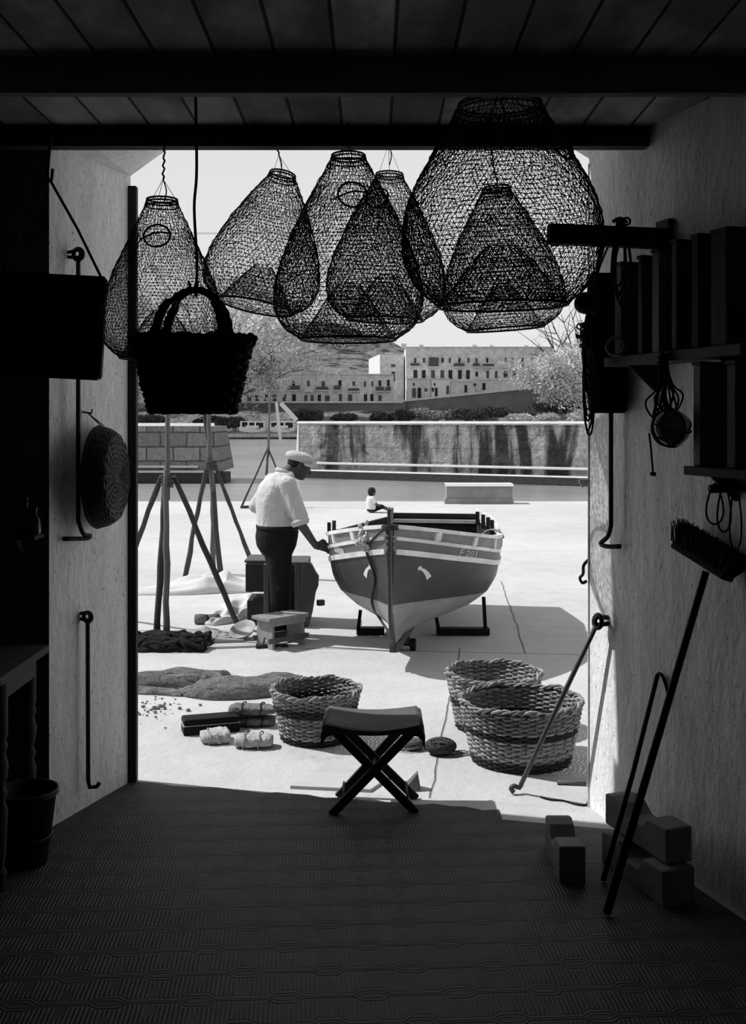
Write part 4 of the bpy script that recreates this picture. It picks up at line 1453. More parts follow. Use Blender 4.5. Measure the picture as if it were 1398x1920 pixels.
# concrete block on the quay edge
a, b = G(834, 945), G(964, 946)
root = thing('concrete_block', (a + b) / 2, 'long concrete block at the edge of the quay by the water', 'block')
CON = M('block_concrete', .27, .35, 4, .95, .02, 20)
dd = a.y
mb = MB().box(((a.x + b.x) / 2, dd + .25, .06), (b.x - a.x, .5, .12)).box(((a.x + b.x) / 2 + .01, dd + .25, .265), (b.x - a.x - .06, .44, .29))
obj('body', mb, CON, root)
mb = MB().add([(a.x, dd - .02, .40), (b.x, dd - .02, .40), (b.x, dd + .05, .455), (a.x, dd + .05, .455), (a.x, dd + .5, .455), (b.x, dd + .5, .455)], [(0, 1, 2, 3), (3, 2, 5, 4)])
obj('cap', mb, COPE, root)

# ---------------------------------------------------------------- pole tripods
POLE = wood('pole_wood', .13, .6, 'z', .85, 5, .01)
POLED = wood('pole_wood_dark', .06, .6, 'z', .85, 5, .01)


def pole(p0, p1, r0, r1, mt, root, name='pole', kn=9):
    r0, r1 = r0 * (.68 if p0.y < 20 else .6), r1 * (.68 if p0.y < 20 else .6)
    pts, rs = [], []
    d = (p1 - p0)
    for i in range(kn + 1):
        t = i / kn
        pts.append(p0 + d * t + V(random.uniform(-1, 1), random.uniform(-1, 1), 0) * r0 * .25 * (0 < i < kn))
        rs.append((r0 + (r1 - r0) * t) * random.uniform(.88, 1.12))
    return obj(name, MB().tube(pts, rs, 9), mt, root, True)


ROPEM = M('lashing', .07, .4, 60, .9)
dT = 9.15
root = thing('pole_tripod', G(305, 1200), 'nearest tripod of rough wooden poles, standing in the dark net', 'tripod')
ap = P(313, 905, 9.2)
pole(G(294, 1197), ap + V(-.02, .04, .06), .045, .036, POLED, root)
pole(G(312, 1200), ap + V(.0, -.04, .12), .043, .034, POLE, root)
pole(G(205, 1158), ap + V(-.05, .0, .05), .042, .034, POLED, root)
pole(G(447, 1175), ap + V(.05, .05, .05), .040, .034, POLED, root)
pole(ap + V(.0, .02, -.15), P(316, 620, 9.2), .036, .026, POLE, root, 'mast')
mb = MB()
for i in range(7):
    mb.torus(ap + V(0, .0, -.03 + i * .014), .050, .008, (random.uniform(-.2, .2), .1, 1), 16, 5)
obj('lashing', mb, ROPEM, root, True)
root = thing('pole_tripod', G(402, 1078), 'second tripod of wooden poles, farther back behind the leaning pole', 'tripod')
ap = P(393, 872, 12.9)
pole(G(346, 1086), ap + V(-.03, .03, .08), .045, .035, POLED, root)
pole(G(401, 1074), ap + V(.02, 0, .05), .05, .04, POLE, root)
pole(G(414, 1079), P(377, 700, 13.0), .058, .040, POLED, root)
pole(G(474, 1060), ap + V(.05, .03, .03), .042, .034, POLED, root)
pole(ap + V(.0, .03, -.1), P(389, 690, 12.9), .048, .036, POLE, root, 'mast')
mb = MB()
for i in range(6):
    mb.torus(ap + V(.02, .0, -.05 + i * .018), .066, .010, (random.uniform(-.2, .2), .1, 1), 16, 5)
obj('lashing', mb, ROPEM, root, True)
root = thing('pole_tripod', G(490, 952), 'slender far tripod of poles near the edge of the quay, left of the man', 'tripod')
ap = P(502, 840, 23.4)
pole(G(452, 952), ap, .038, .028, POLED, root)
pole(G(497, 955), ap + V(0, 0, .03), .055, .04, POLED, root)
pole(G(548, 951), ap, .036, .028, POLED, root)
pole(ap + V(0, 0, -.2), P(507, 736, 23.4), .05, .03, POLE, root, 'mast')
a, b = G(451, 953), G(478, 953)
obj('foot_board', MB().box((a + b) / 2 + V(0, 0, .03), ((b - a).length, .12, .05)), POLED, root)

# ---------------------------------------------------------------- wooden cabinet behind the man, small bench
CW = wood('cabinet_wood', .035, .4, 'z')
CW2 = wood('cabinet_wood_grey', .10, .5, 'z')
root = thing('wooden_cabinet', G(530, 1178), 'old dark wooden cabinet standing open behind the man', 'cabinet')
D = 9.75


def cb(px0, px1, py0, py1, d0, d1):
    a, b = P(px0, py1, d0), P(px1, py0, d0)
    return (V((a.x + b.x) / 2, (d0 + d1) / 2, (a.z + b.z) / 2), V(b.x - a.x, d1 - d0, b.z - a.z))


mb = MB()
mb.box(*cb(494, 503, 1058, 1174, 9.75, 10.25)).box(*cb(503, 575, 1054, 1060, 9.78, 10.25)).box(*cb(503, 575, 1168, 1176, 9.78, 10.25)).box(*cb(503, 575, 1060, 1168, 10.2, 10.24)).box(*cb(552, 577, 1054, 1177, 9.76, 10.2))
obj('carcass', mb, CW2, root, bevel=.006)
obj('upper_drawer', MB().box(*cb(460, 495, 1057, 1110, 9.82, 10.2)), CW, root, bevel=.005)
obj('lower_drawer', MB().box(*cb(463, 498, 1126, 1172, 9.80, 10.2)), CW, root, bevel=.005)
obj('top_board', MB().box(*cb(458, 500, 1051, 1055, 9.85, 10.3)), CW2, root, bevel=.002)
pts = [(577, 1054), (583, 1058), (592, 1075), (597, 1082), (596, 1100), (591, 1112), (589, 1125), (585, 1150), (579, 1172), (573, 1178), (566, 1178), (566, 1054)]
vs = [P(x, y, 9.72) for x, y in pts]
n = len(vs)
mb = MB().add(vs + [v + V(.0, .10, 0) for v in vs], [tuple(range(n)), tuple(range(n, 2 * n))] + [(i, (i + 1) % n, n + (i + 1) % n, n + i) for i in range(n)])
obj('curved_side', mb, CW2, root, bevel=.004)
obj('pale_peg', MB().box(P(601, 1130, 9.9), (.06, .05, .05), .5), MIDWOOD, root)

BW = wood('bench_wood', .26, .3, 'z')
root = thing('small_bench', V(-.72, 8.86, 0), 'small low wooden bench with plank ends, in front of the man', 'bench')
e0, e1 = G(480, 1212), G(511, 1219.5)
ld = V(.745, .667, 0)
H = .262
for k, L in ((0, .0), (1, .31)):
    a, b = e0 + ld * L, e1 + ld * L
    t = (b - a).normalized()
    W_ = (b - a).length
    pr = [(0, 0), (.07, 0), (W_ / 2 - .005, .09), (W_ / 2 + .02, .09), (W_ - .06, 0), (W_, 0), (W_ - .012, H - .03), (.012, H - .03)]
    Mx = Matrix(((t.x, 0, ld.x, a.x), (t.y, 0, ld.y, a.y), (0, 1, 0, 0), (0, 0, 0, 1)))
    obj('end_plank', MB().prism(pr, 0, .024, 0, Mx), BW, root, bevel=.003)
c = (e0 + e1) / 2 + ld * .167
t = (e1 - e0).normalized()
Rb = Matrix((t, ld, V(0, 0, 1))).transposed()
obj('top_plank', MB().box(c + V(0, 0, H - .014), (.235, .42, .030), Rb), BW, root, bevel=.005)
obj('apron', MB().box(e1 + ld * .165 - t * .012 + V(0, 0, H - .05), (.018, .36, .045), Rb), BW, root, bevel=.003)
obj('stretcher', MB().box(e1 + ld * .165 - t * .004 + V(0, 0, .075), (.02, .41, .042), Rb), CW2, root, bevel=.003)
obj('stretcher', MB().box(e0 + ld * .165 + t * .006 + V(0, 0, .075), (.02, .41, .042), Rb), CW2, root, bevel=.003)

# ---------------------------------------------------------------- the fishing boat
BL = 3.15
AX = V(.160, .987, 0).normalized()
LT = V(AX.y, -AX.x, 0)
BO = V(.132, 7.90, 0)


def ip(s, tab):
    return float(np.interp(s, [a for a, _ in tab], [b for _, b in tab]))


def sm(s, tab):
    return sum(ip(min(max(s + o, 0), 1), tab) for o in (-.05, -.025, 0, .025, .05)) / 5 if s > .05 else ip(s, tab)


BG = [(0, .030), (.05, .20), (.1, .335), (.2, .545), (.3, .675), (.42, .745), (.55, .745), (.7, .69), (.85, .58), (1, .44)]
ZG = [(0, 1.105), (.1, 1.045), (.2, .985), (.35, .915), (.5, .878), (.65, .868), (.8, .87), (1, .885)]
ZM = [(0, 1.015), (.2, .88), (.4, .775), (.6, .74), (.8, .745), (1, .76)]
ZL = [(0, .915), (.2, .785), (.4, .675), (.6, .64), (.8, .65), (1, .67)]
ZW = [(0, .515), (.2, .47), (.5, .41), (1, .47)]
ZK = [(0, .20), (.3, .17), (.7, .17), (1, .22)]
HM = [(0, 0), (.03, .16), (.12, .46), (.22, .70), (.35, .86), (.5, .945), (.7, .985), (1, 1)]
HB = [(0, 0), (.03, .02), (.15, .16), (.3, .34), (.5, .58), (.7, .79), (.85, .91), (1, 1)]


def hull(s, z, side, off=0.0):
    zk, zg = sm(s, ZK), sm(s, ZG)
    h = min(max((z - zk) / (zg - zk), 0), 1)
    w = min(s / .42, 1)
    w = w * w * (3 - 2 * w)
    f = ip(h, HB) * (1 - w) + ip(h, HM) * w
    b = max(sm(s, BG) * f, .016)
    st = .13 * (1 - h / .28) ** 2 if h < .28 else 0
    L = s * BL + st * max(1 - s * 3, 0) - .04 * h * max(1 - s * 4, 0)
    return BO + AX * L + LT * side * (b + off) + V(0, 0, z)


BD, BGY, BWH, BBT = (Mat(n, .45, .35) for n in ('boat_dark', 'boat_grey', 'boat_white', 'boat_bottom'))
for m, v in ((BD, .05), (BGY, .20), (BWH, .78), (BBT, .30)):
    m.color(m.noise(4, 5, (1, 1, 2)).ss(.3, .7, .82, 1.12) * m.noise(30, 4).ss(.3, .7, .92, 1.06) * v)
INN = M('boat_inside', .03, .4, 8, .8)
MIDB = M('boat_midgrey', .14, .25, 6, .5, spec=.3)
root = thing('fishing_boat', BO + AX * 1.5, 'painted wooden fishing boat hauled out on the quay, bow towards the camera', 'boat')
mb = MB()
NS = 46
for side in (-1, 1):
    rows = []
    for i in range(NS):
        s = (i / (NS - 1)) ** 1.25
        zk, zw, zl, zm, zg = (sm(s, t) for t in (ZK, ZW, ZL, ZM, ZG))
        zs = [zk + (zw - zk) * (k / 6) ** 1.3 for k in range(6)] + [zw + (zl - zw) * k / 6 for k in range(6)] + [zl, (zl + zm) / 2, zm, (zm + zg) / 2, zg]
        rows.append([hull(s, z, side) for z in zs])
    m_of = [3] * 6 + [0] * 6 + [1, 1, 2, 2]
    nz = len(rows[0])
    base = len(mb.v)
    mb.v += [tuple(p) for r in rows for p in r]
    for i in range(NS - 1):
        for j in range(nz - 1):
            mb.f.append((base + i * nz + j, base + (i + 1) * nz + j, base + (i + 1) * nz + j + 1, base + i * nz + j + 1))
            mb.m.append(m_of[j])
# transom
zs = [sm(1, ZK) + (sm(1, ZG) - sm(1, ZK)) * k / 10 for k in range(11)]
tr_ = [hull(1, z, -1) for z in zs] + [hull(1, z, 1) for z in reversed(zs)]
mb.add(tr_, [tuple(range(len(tr_)))], 0)
hullo = obj('hull', mb, [BD.m, MIDB, BGY.m, BBT.m], root, True)


def s_for(px, side, zt):
    best = min((abs(CX + F * p.x / p.y - px), i) for i in range(2, 60) for p in [hull(i / 100, zt(i / 100) if callable(zt) else zt, side)])
    return best[1] / 100


# inside skin
mb = MB()
for side in (-1, 1):
    rows = []
    for i in range(30):
        s = .04 + .955 * i / 29
        zg = sm(s, ZG)
        rows.append([hull(s, z, side, -.028) for z in [zg - .01, zg - .12, zg - .25, zg - .40, .42]])
    mb.loft(rows, False)
rows = [[hull(.05 + .95 * i / 29, .44, sd, -.03) for sd in (-1, 1)] for i in range(30)]
mb.loft(rows, False)
zs = [.43 + (sm(1, ZG) - .44) * k / 6 for k in range(7)]
tr_ = [hull(.985, z, -1, -.03) for z in zs] + [hull(.985, z, 1, -.03) for z in reversed(zs)]
mb.add(tr_, [tuple(range(len(tr_)))])
obj('inside_lining', mb, INN, root, True)
# gunwale cap and rub rails
for name, tab, up, th, w, side_offs in (('gunwale', ZG, .012, .040, .0, 1), ('rub_rail', ZM, 0, .026, .010, 1), ('rub_rail', ZL, 0, .040, .012, 1)):
    for side in (-1, 1):
        rows = []
        for i in range(60):
            s = .004 + .996 * (i / 59) ** 1.2
            z = sm(s, tab)
            if name == 'gunwale':
                a, b = hull(s, z, side, .014), hull(s, z, side, -.030 if s > .05 else -.0)
                rows.append([a + V(0, 0, -.018), a + V(0, 0, .010), b + V(0, 0, .012), b + V(0, 0, -.020)])
            else:
                a, b = hull(s, z + th / 2, side, -.004), hull(s, z - th / 2, side, -.004)
                a2, b2 = hull(s, z + th / 2, side, w), hull(s, z - th / 2, side, w)
                rows.append([a, a2, b2, b])
        if name == 'gunwale' and side < 0:
            obj(name, MB().loft(rows[:33]), BWH.m, root)
            obj('shaded_gunwale', MB().loft(rows[32:]), INN, root)  # aft part of the white gunwale, shade painted on as a dark colour
        else:
            obj(name, MB().loft(rows), BWH.m, root)
# white ribs on the top strake
for side in (-1, 1):
    for s in [s_for(q, side, lambda s: sm(s, ZG) - .06) for q in ((819, 889, 925) if side > 0 else (664, 627))] + ([.55, .7, .86] if side > 0 else [.55, .72, .88]):
        zt, zb_ = sm(s, ZG) - .02, sm(s, ZM) + .015
        vs = []
        for ds in (-.007, .007):
            for z in (zb_, zt):
                for o_ in (-.004, .016):
                    vs.append(hull(s + ds, z, side, o_))
        obj('rib', MB().add(vs, [(0, 1, 3, 2), (4, 6, 7, 5), (0, 4, 5, 1), (2, 3, 7, 6), (0, 2, 6, 4), (1, 5, 7, 3)]), BWH.m, root)
# inside of the port bulwark: sunlight painted as white, shaded slots as dark posts
mb = MB()
rows = []
for i in range(22):
    s = .60 + .395 * i / 21
    z = sm(s, ZG)
    up = .085 * min(1, (s - .58) / .16)
    a, b = hull(s, z + .012, 1, -.015), hull(s, z + .012, 1, -.035)
    rows.append([a, a + V(0, 0, up), b + V(0, 0, up), b])
mb.loft(rows)
obj('sunlit_bulwark', mb, BWH.m, root)
for s in (.68, .76, .84, .92):
    z = sm(s, ZG) + .012
    a = hull(s, z, 1, -.052)
    b = hull(s + .02, z, 1, -.052)
    obj('slot_shade', MB().beam((a + b) / 2 + V(0, 0, -.06), (a + b) / 2 + V(0, 0, .075), .035, .03, AX), INN, root)
# transom cap with shade put into its dark colour, pale batten under it
a, b = hull(1, sm(1, ZG), -1, .02), hull(1, sm(1, ZG), 1, .02)
obj('transom_cap', MB().beam(a + V(0, 0, .02), b + V(0, 0, .02), .06, .04), INN, root)
obj('transom_batten', MB().beam(a - AX * .06 + V(0, 0, -.035), b - AX * .06 + V(0, 0, -.035), .03, .035), BWH.m, root)
# stem
mb = MB()
prs = []
zz = [.17, .20, .26, .34, .44, .6, .8, 1.0, 1.12, 1.235]
for z in zz:
    c = hull(0, min(z, 1.1), 0)
    c = V(c.x, c.y, z) - AX * (.02 + (.03 if z > 1.1 else 0) * 0)
    w = .019 if z < 1.13 else .024
    prs.append([c - AX * .035 - LT * w * .55, c - AX * .035 + LT * w * .55, c + AX * .05 + LT * w, c + AX * .05 - LT * w])
mb.loft(prs)
obj('stem_post', mb, BD.m, root, bevel=.004)
mb = MB()
kl = [BO + AX * L + V(0, 0, z) for L, z in ((.11, .175), (.25, .15), (1.0, .145), (2.2, .145), (3.15, .19))]
for a, b in zip(kl, kl[1:]):
    mb.beam(a, b, .05, .07)
obj('keel', mb, BD.m, root)
# thwarts and gear inside
for s in (.40, .66):
    a, b = hull(s, sm(s, ZG) - .13, -1, -.03), hull(s, sm(s, ZG) - .13, 1, -.03)
    obj('thwart', MB().beam(a, b, .20, .03), MIDWOOD, root)
for s in (.235, .36):
    c = hull(s, sm(s, ZG), -1, -.012)
    obj('thole_pin', MB().tube([c, c + V(0, 0, .095)], .016, 8), INN, root, True)
mb = MB()
c = hull(.52, sm(.52, ZG), 1, -.02)
mb.tube(bez([hull(.46, sm(.46, ZG) + .02, -1, -.02), hull(.47, .90, -1, -.2), hull(.5, .78, 1, -.35), c + V(-.1, .1, .02), c + V(0, 0, .03), c + V(.04, -.02, -.03)], 22), .010, 6)
obj('rope_inside', mb, ROPEL, root, True)
# mooring rope with a fleece tuft by the stem
st = hull(0, 1.07, 0)
mb = MB()
mb.torus(st + V(0, 0, .035), .055, .009, (0, 0, 1), 16, 6).torus(st + V(0, 0, .018), .058, .009, (.1, 0, 1), 16, 6)
pts = [st + V(-.03, -.05, .03)] + [hull(s, z, -1, .02) for s, z in ((.035, .98), (.06, .90))] + [hull(s, z, -1, .012) for s, z in ((s_for(705, -1, .70), .70), (s_for(699, -1, .53), .53), (s_for(701, -1, .42), .42), (s_for(712, -1, .31), .31), (.05, .235))]
mb.tube(bez(pts, 40), .010, 6)
mro = obj('mooring_rope', mb, M('boat_rope', .05, .4, 60, .9), root, True)
mb = MB()
c = hull(.055, .985, -1, .03)
for i in range(46):
    a = c + V(random.gauss(0, .03), random.gauss(0, .02), random.gauss(0, .045))
    mb.ell(a, (.018, .016, .022), 7, 5, jit=.25)
obj('fleece_tuft', mb, M('fleece', .55, .25, 40, .95, .01, 60), mro, True)


def on_hull(pts2, faces, s0, z0, side, scale_s, off, name, mt):
    """wrap a small flat shape (x along the hull, y up) onto the hull side"""
    vs = [hull(s0 + x * scale_s / BL, z0 + y, side, off) for x, y in pts2]
    return obj(name, MB().add(vs, faces), mt, hullo)


# star with a tail on each bow
WHITE = M('sign_white', .75, .05)
for side in (-1, 1):
    pts = []
    for k in range(12):
        a = 2 * PI * k / 12 + .2
        r = .024 if k % 2 == 0 else .011
        pts.append((r * math.cos(a), r * math.sin(a)))
    fs = [tuple(range(12))]
    tail = []
    for t in np.linspace(0, 1, 8):
        cxx, cyy = .010 + .115 * t ** 1.1, -.008 - .085 * t ** 1.6
        w = .007 + .015 * t
        tail += [(cxx + w * (.25 + .55 * t), cyy + w * (1 - .45 * t)), (cxx - w * (.25 + .55 * t), cyy - w * (1 - .45 * t))]
    o_ = len(pts)
    pts += tail
    fs += [(o_ + 2 * i, o_ + 2 * i + 2, o_ + 2 * i + 3, o_ + 2 * i + 1) for i in range(7)]
    on_hull(pts, fs, s_for(786 if side > 0 else 696, side, .75), .765, side, 1.0, .0035, 'star_emblem', WHITE)


def text_mesh(body, size):
    cu = bpy.data.curves.new('t', 'FONT')
    cu.body = body
    cu.size = size
    cu.resolution_u = 2
    t = bpy.data.objects.new('t', cu)
    COL.objects.link(t)
    dg = bpy.context.evaluated_depsgraph_get()
    me = bpy.data.meshes.new_from_object(t.evaluated_get(dg))
    bpy.data.objects.remove(t)
    return [(v.co.x, v.co.y) for v in me.vertices], [tuple(p.vertices) for p in me.polygons]


tp_, tf = text_mesh('F 203', .07)
zmid = lambda s: (sm(s, ZL) + sm(s, ZM)) / 2
s0 = s_for(860, 1, zmid)
obj('boat_number', MB().add([hull(s0 + x * 1.5 / BL, zmid(s0 + x * 1.5 / BL) - .024 + y, 1, .004) for x, y in tp_], tf), M('number_paint', .6, .1), hullo)
s0 = s_for(645, -1, zmid)
on_hull([(x * 1.1, y) for x, y in [(0, 0), (.2, 0), (.2, .05), (.1, .058), (0, .05)]], [(0, 1, 2, 3, 4)], s0, zmid(s0 + .03) - .025, -1, 1.0, .0035, 'pale_patch', M('patch_paint', .42, .3, 30))  # pale patch between the left-hand rails

for (xs, ups, lb) in ((((-.145, 9.38), (.10, 9.38)), ((-.13, .22, .02),), 'black trestle propping the left side of the boat'),
                      (((.555, 9.36), (1.02, 9.36)), ((.575, .20, -.03), (.985, .34, -.02)), 'black trestle propping the right side of the boat')):
    root2 = thing('boat_trestle', V((xs[0][0] + xs[1][0]) / 2, xs[0][1], 0), lb, 'trestle')
    obj('base_bar', MB().box(((xs[0][0] + xs[1][0]) / 2, xs[0][1], .035), (xs[1][0] - xs[0][0], .10, .06)), BLACK, root2, bevel=.006)
    for x, h, dx in ups:
        obj('upright', MB().beam((x, xs[0][1], .05), (x + dx, xs[0][1] - .05, h), .03, .03, (0, 1, 0)), BLACK, root2)
c = BO + AX * .85
root2 = thing('keel_roller', V(c.x, c.y, 0), 'dark twin-wheeled roller under the bow of the boat', 'roller')
for sx in (-.06, .06):
    obj('wheel', MB().tube([c + LT * (sx - .022) + V(0, 0, .05), c + LT * (sx + .022) + V(0, 0, .05)], .05, 16), BLACK, root2, bevel=.004)
obj('axle', MB().tube([c - LT * .06 + V(0, 0, .05), c + LT * .06 + V(0, 0, .05)], .014, 8).box(c + V(0, 0, .082), (.07, .06, .05)), IRON, root2)
# long thin mooring line from the bow to the left
# ---------------------------------------------------------------- the man
SKIN = M('skin_tan', .075, .15, 12, .6, .001, 80, spec=.3)
sh2 = Mat('shirt_cotton', .95, .1)
sh2.color(sh2.noise(7, 4).ss(.3, .7, .92, 1.05) * .58)
sh2.bump(sh2.noise(7, 3, (1, 1, .35), 2, 1.5) + sh2.noise(16, 2, (1, 1, 2.2), 5, 1.0) * .2, .028)
SHIRT = sh2.m
TROU = M('trousers_dark', .012, .3, 8, .9, .008, 14)
CAPM = M('cap_cloth', .55, .12, 14, .95, .004, 50)
HAIR = M('hair_dark', .02, .3, 60, .8, .004, 120)
mloc = G(521, 1195)
man = thing('person', mloc, 'man in a pale cap, rolled-sleeve shirt and dark trousers reaching out to the boat', 'person', rz=.30)
man.scale = (1.022, 1.022, 1.022)


def torso(mb, k=1.0, z0=.90, top=True):
    secs = [(.86, -.005, .165, .178), (.92, .0, .170, .185), (.98, .002, .172, .190), (1.06, -.008, .168, .195), (1.15, -.022, .160, .203), (1.23, -.022, .152, .208), (1.30, -.006, .140, .200), (1.345, .015, .120, .175), (1.385, .040, .090, .125), (1.41, .058, .066, .075)]
    rings = [ering((cx, 0, z), rx * k, ry * k, n=24, pw=.85) for z, cx, rx, ry in secs if z >= z0]
    mb.loft(rings)


sR, eR, wR = V(.045, -.205, 1.305), V(.125, -.255, 1.005), V(.262, -.215, .812)
sL, eL, wL = V(.0, .205, 1.305), V(-.13, .285, 1.08), V(.06, .30, .92)
hd = V(.185, 0, 1.462)
HT = Matrix.Rotation(.42, 3, 'Y')
mb = MB()
torso(mb, .93, .86)
mb.ell((-.01, 0, .86), (.15, .165, .12), 16, 10)
for s in (-1, 1):
    fx = .0 if s < 0 else .07
    cap_seg(mb, (-.005, s * .088, .82), (fx * .6, s * .095, .46), .088, .058)
    cap_seg(mb, (fx * .6, s * .095, .46), (fx - .01, s * .10, .09), .055, .040)
    cap_seg(mb, (fx - .02, s * .10, .045), (fx + .13, s * .115, .035), .036, .03)
cap_seg(mb, (.045, 0, 1.36), (.125, 0, 1.435), .062, .056)
# head
mb.ell(hd, (.098, .077, .112), 20, 14, HT)
mb.ell(hd + HT @ V(.035, 0, -.062), (.062, .056, .058), 16, 10, HT)
mb.ell(hd + HT @ V(.062, 0, -.092), (.028, .030, .022), 12, 8, HT)
cap_seg(mb, hd + HT @ V(.088, 0, .012), hd + HT @ V(.118, 0, -.030), .010, .014, 8)
mb.ell(hd + HT @ V(.083, 0, .022), (.020, .055, .012), 12, 6, HT)
mb.ell(hd + HT @ V(.092, 0, -.058), (.012, .026, .007), 10, 6, HT)
mb.ell(hd + HT @ V(.088, 0, -.069), (.013, .022, .007), 10, 6, HT)
for s in (-1, 1):
    mb.ell(hd + HT @ V(-.008, s * .078, -.012), (.020, .010, .033), 10, 8, HT)
# arms
for s, e_, w_ in ((sR, eR, wR), (sL, eL, wL)):
    cap_seg(mb, s, e_, .056, .044)
    cap_seg(mb, e_, w_, .044, .030)


def hand(mb, w, d, pn, side, curl=.5, spread=1.0):
    """palm + five bent fingers; d = pointing direction, pn = palm normal, side = thumb direction"""
    d, pn, side = d.normalized(), pn.normalized(), side.normalized()
    pc = w + d * .048
    R = Matrix((d, side, pn)).transposed()
    mb.ell(pc, (.052, .042, .018), 14, 9, R)
    for k, (o, L) in enumerate(((.030, .072), (.010, .080), (-.010, .075), (-.029, .060))):
        b = w + d * .085 + side * o
        a1 = (d + side * o * 3 * spread + pn * curl * .35).normalized()
        a2 = (d + side * o * 2 * spread + pn * curl * 1.1).normalized()
        a3 = (d * .7 + pn * curl * 1.8).normalized()
        p1 = b + a1 * L * .45
        p2 = p1 + a2 * L * .32
        p3 = p2 + a3 * L * .25
        cap_seg(mb, b - d * .02, p1, .0098, .0092, 8, 3)
        cap_seg(mb, p1, p2, .0092, .0085, 8, 3)
        cap_seg(mb, p2, p3, .0085, .0075, 8, 3)
    t0 = w + d * .03 + side * .032
    t1 = t0 + (side * .8 + d * .7 + pn * .3).normalized() * .036
    t2 = t1 + (side * .25 + d * .9 + pn * .5).normalized() * .034
    cap_seg(mb, t0 - side * .012, t1, .013, .0105, 8, 3)
    cap_seg(mb, t1, t2, .0105, .0085, 8, 3)


cap_seg(mb, wR, wR + (wR - eR).normalized() * .03, .029, .027)
hand(mb, wR + (wR - eR).normalized() * .015, V(.95, .12, -.22), V(.0, .45, -.9), V(.15, -.1, .95), .55)
cap_seg(mb, wL, wL + V(.03, -.01, -.015), .029, .027)
hand(mb, wL + V(.015, -.005, -.01), V(.8, -.4, -.3), V(.1, -.6, -.6), V(.2, .3, .9), .6)
body_o = blob('body', mb, SKIN, man, .0068, 3)
# shirt
mb = MB()
torso(mb, 1.04, .88)
cap_seg(mb, sR + V(-.01, .01, 0), eR + V(.004, -.004, .035), .078, .072)
cap_seg(mb, sL, eL + V(0, 0, .02), .078, .068)
cap_seg(mb, (-.03, -.10, 1.32), sR, .075, .074)
cap_seg(mb, (-.03, .10, 1.32), sL, .075, .074)
# folds of cloth across the back and the waist
for i in range(9):
    a = -2.6 + i * .35
    z0 = 1.02 + .03 * math.sin(i * 2.1)
    mb.tube([V(.175 * math.cos(a), .195 * math.sin(a), z0), V(.160 * math.cos(a + .12) - .02, .20 * math.sin(a + .12), z0 + .10), V(.150 * math.cos(a + .2) - .02, .20 * math.sin(a + .2), z0 + .19)], [.004, .007, .004], 7)
for i in range(5):
    z = .93 + i * .027
    mb.tube([V(.165 * math.cos(t) , .187 * math.sin(t), z + .012 * math.sin(3 * t + i)) for t in np.linspace(-2.2, -.5, 9)], .011, 6)
shirt_o = blob('shirt', mb, SHIRT, man, .010, 3)
mb = MB()
dv = (eR - sR).normalized()
mb.torus(eR - dv * .0 + V(.004, -.004, .0), .063, .019, dv, 22, 8).torus(eR + dv * .02 + V(.004, -.004, .0), .060, .015, dv, 22, 8)
obj('rolled_cuff', mb, SHIRT, shirt_o, True, local=True)
mb = MB()
dv = (eL - sL).normalized()
mb.torus(eL - dv * .02, .062, .018, dv, 22, 8)
obj('rolled_cuff', mb, SHIRT, shirt_o, True, local=True)
mb = MB()
mb.torus((.055, 0, 1.405), .070, .016, (.35, 0, .9), 22, 8, sx=.95, sy=1.1)
obj('collar', mb, SHIRT, shirt_o, True, local=True)
# trousers
mb = MB()
mb.loft([ering((cx, 0, z), rx, ry, n=24, pw=.85) for z, cx, rx, ry in ((.70, -.01, .12, .17), (.78, -.015, .165, .19), (.86, -.012, .178, .193), (.93, -.002, .176, .193), (.945, -.002, .174, .190))])
for s in (-1, 1):
    fx = .0 if s < 0 else .07
    cap_seg(mb, (-.01, s * .092, .80), (fx * .6 + .0, s * .096, .48), .112, .094)
    cap_seg(mb, (fx * .6 + .0, s * .096, .48), (fx - .005, s * .10, .135), .094, .074)
    mb.tube([V(fx * .6 - .06, s * .1 - .05, .52), V(fx * .6 - .02, s * .1 - .085, .44), V(fx * .6 + .04, s * .1 - .06, .38)], [.01, .02, .01], 7)
blob('trousers', mb, TROU, man, .012, 3)
mb = MB()
mb.loft([ering((-.002, 0, z), .181, .198, n=28, pw=.85) for z in (.925, .957)], True, False, False)
b_ = obj('belt', mb, M('belt', .015, .2), man, True, local=True)
so = b_.modifiers.new('t', 'SOLIDIFY')
so.thickness = .006
obj('belt_buckle', MB().torus((.105, -.165, .94), .014, .0035, (.6, -.8, 0), 12, 5, sx=.8), M('buckle', .5, .1, metallic=.8, rough=.3), b_, True, local=True)
for s in (-1, 1):
    fx = .0 if s < 0 else .07
    mb = MB()
    cap_seg(mb, (fx - .03, s * .10, .05), (fx + .15, s * .118, .042), .049, .042)
    mb.box((fx + .05, s * .108, .012), (.27, .085, .022))
    cap_seg(mb, (fx - .01, s * .10, .07), (fx - .01, s * .10, .12), .05, .046)
    blob('shoe', mb, BLACK, man, .010, 2)
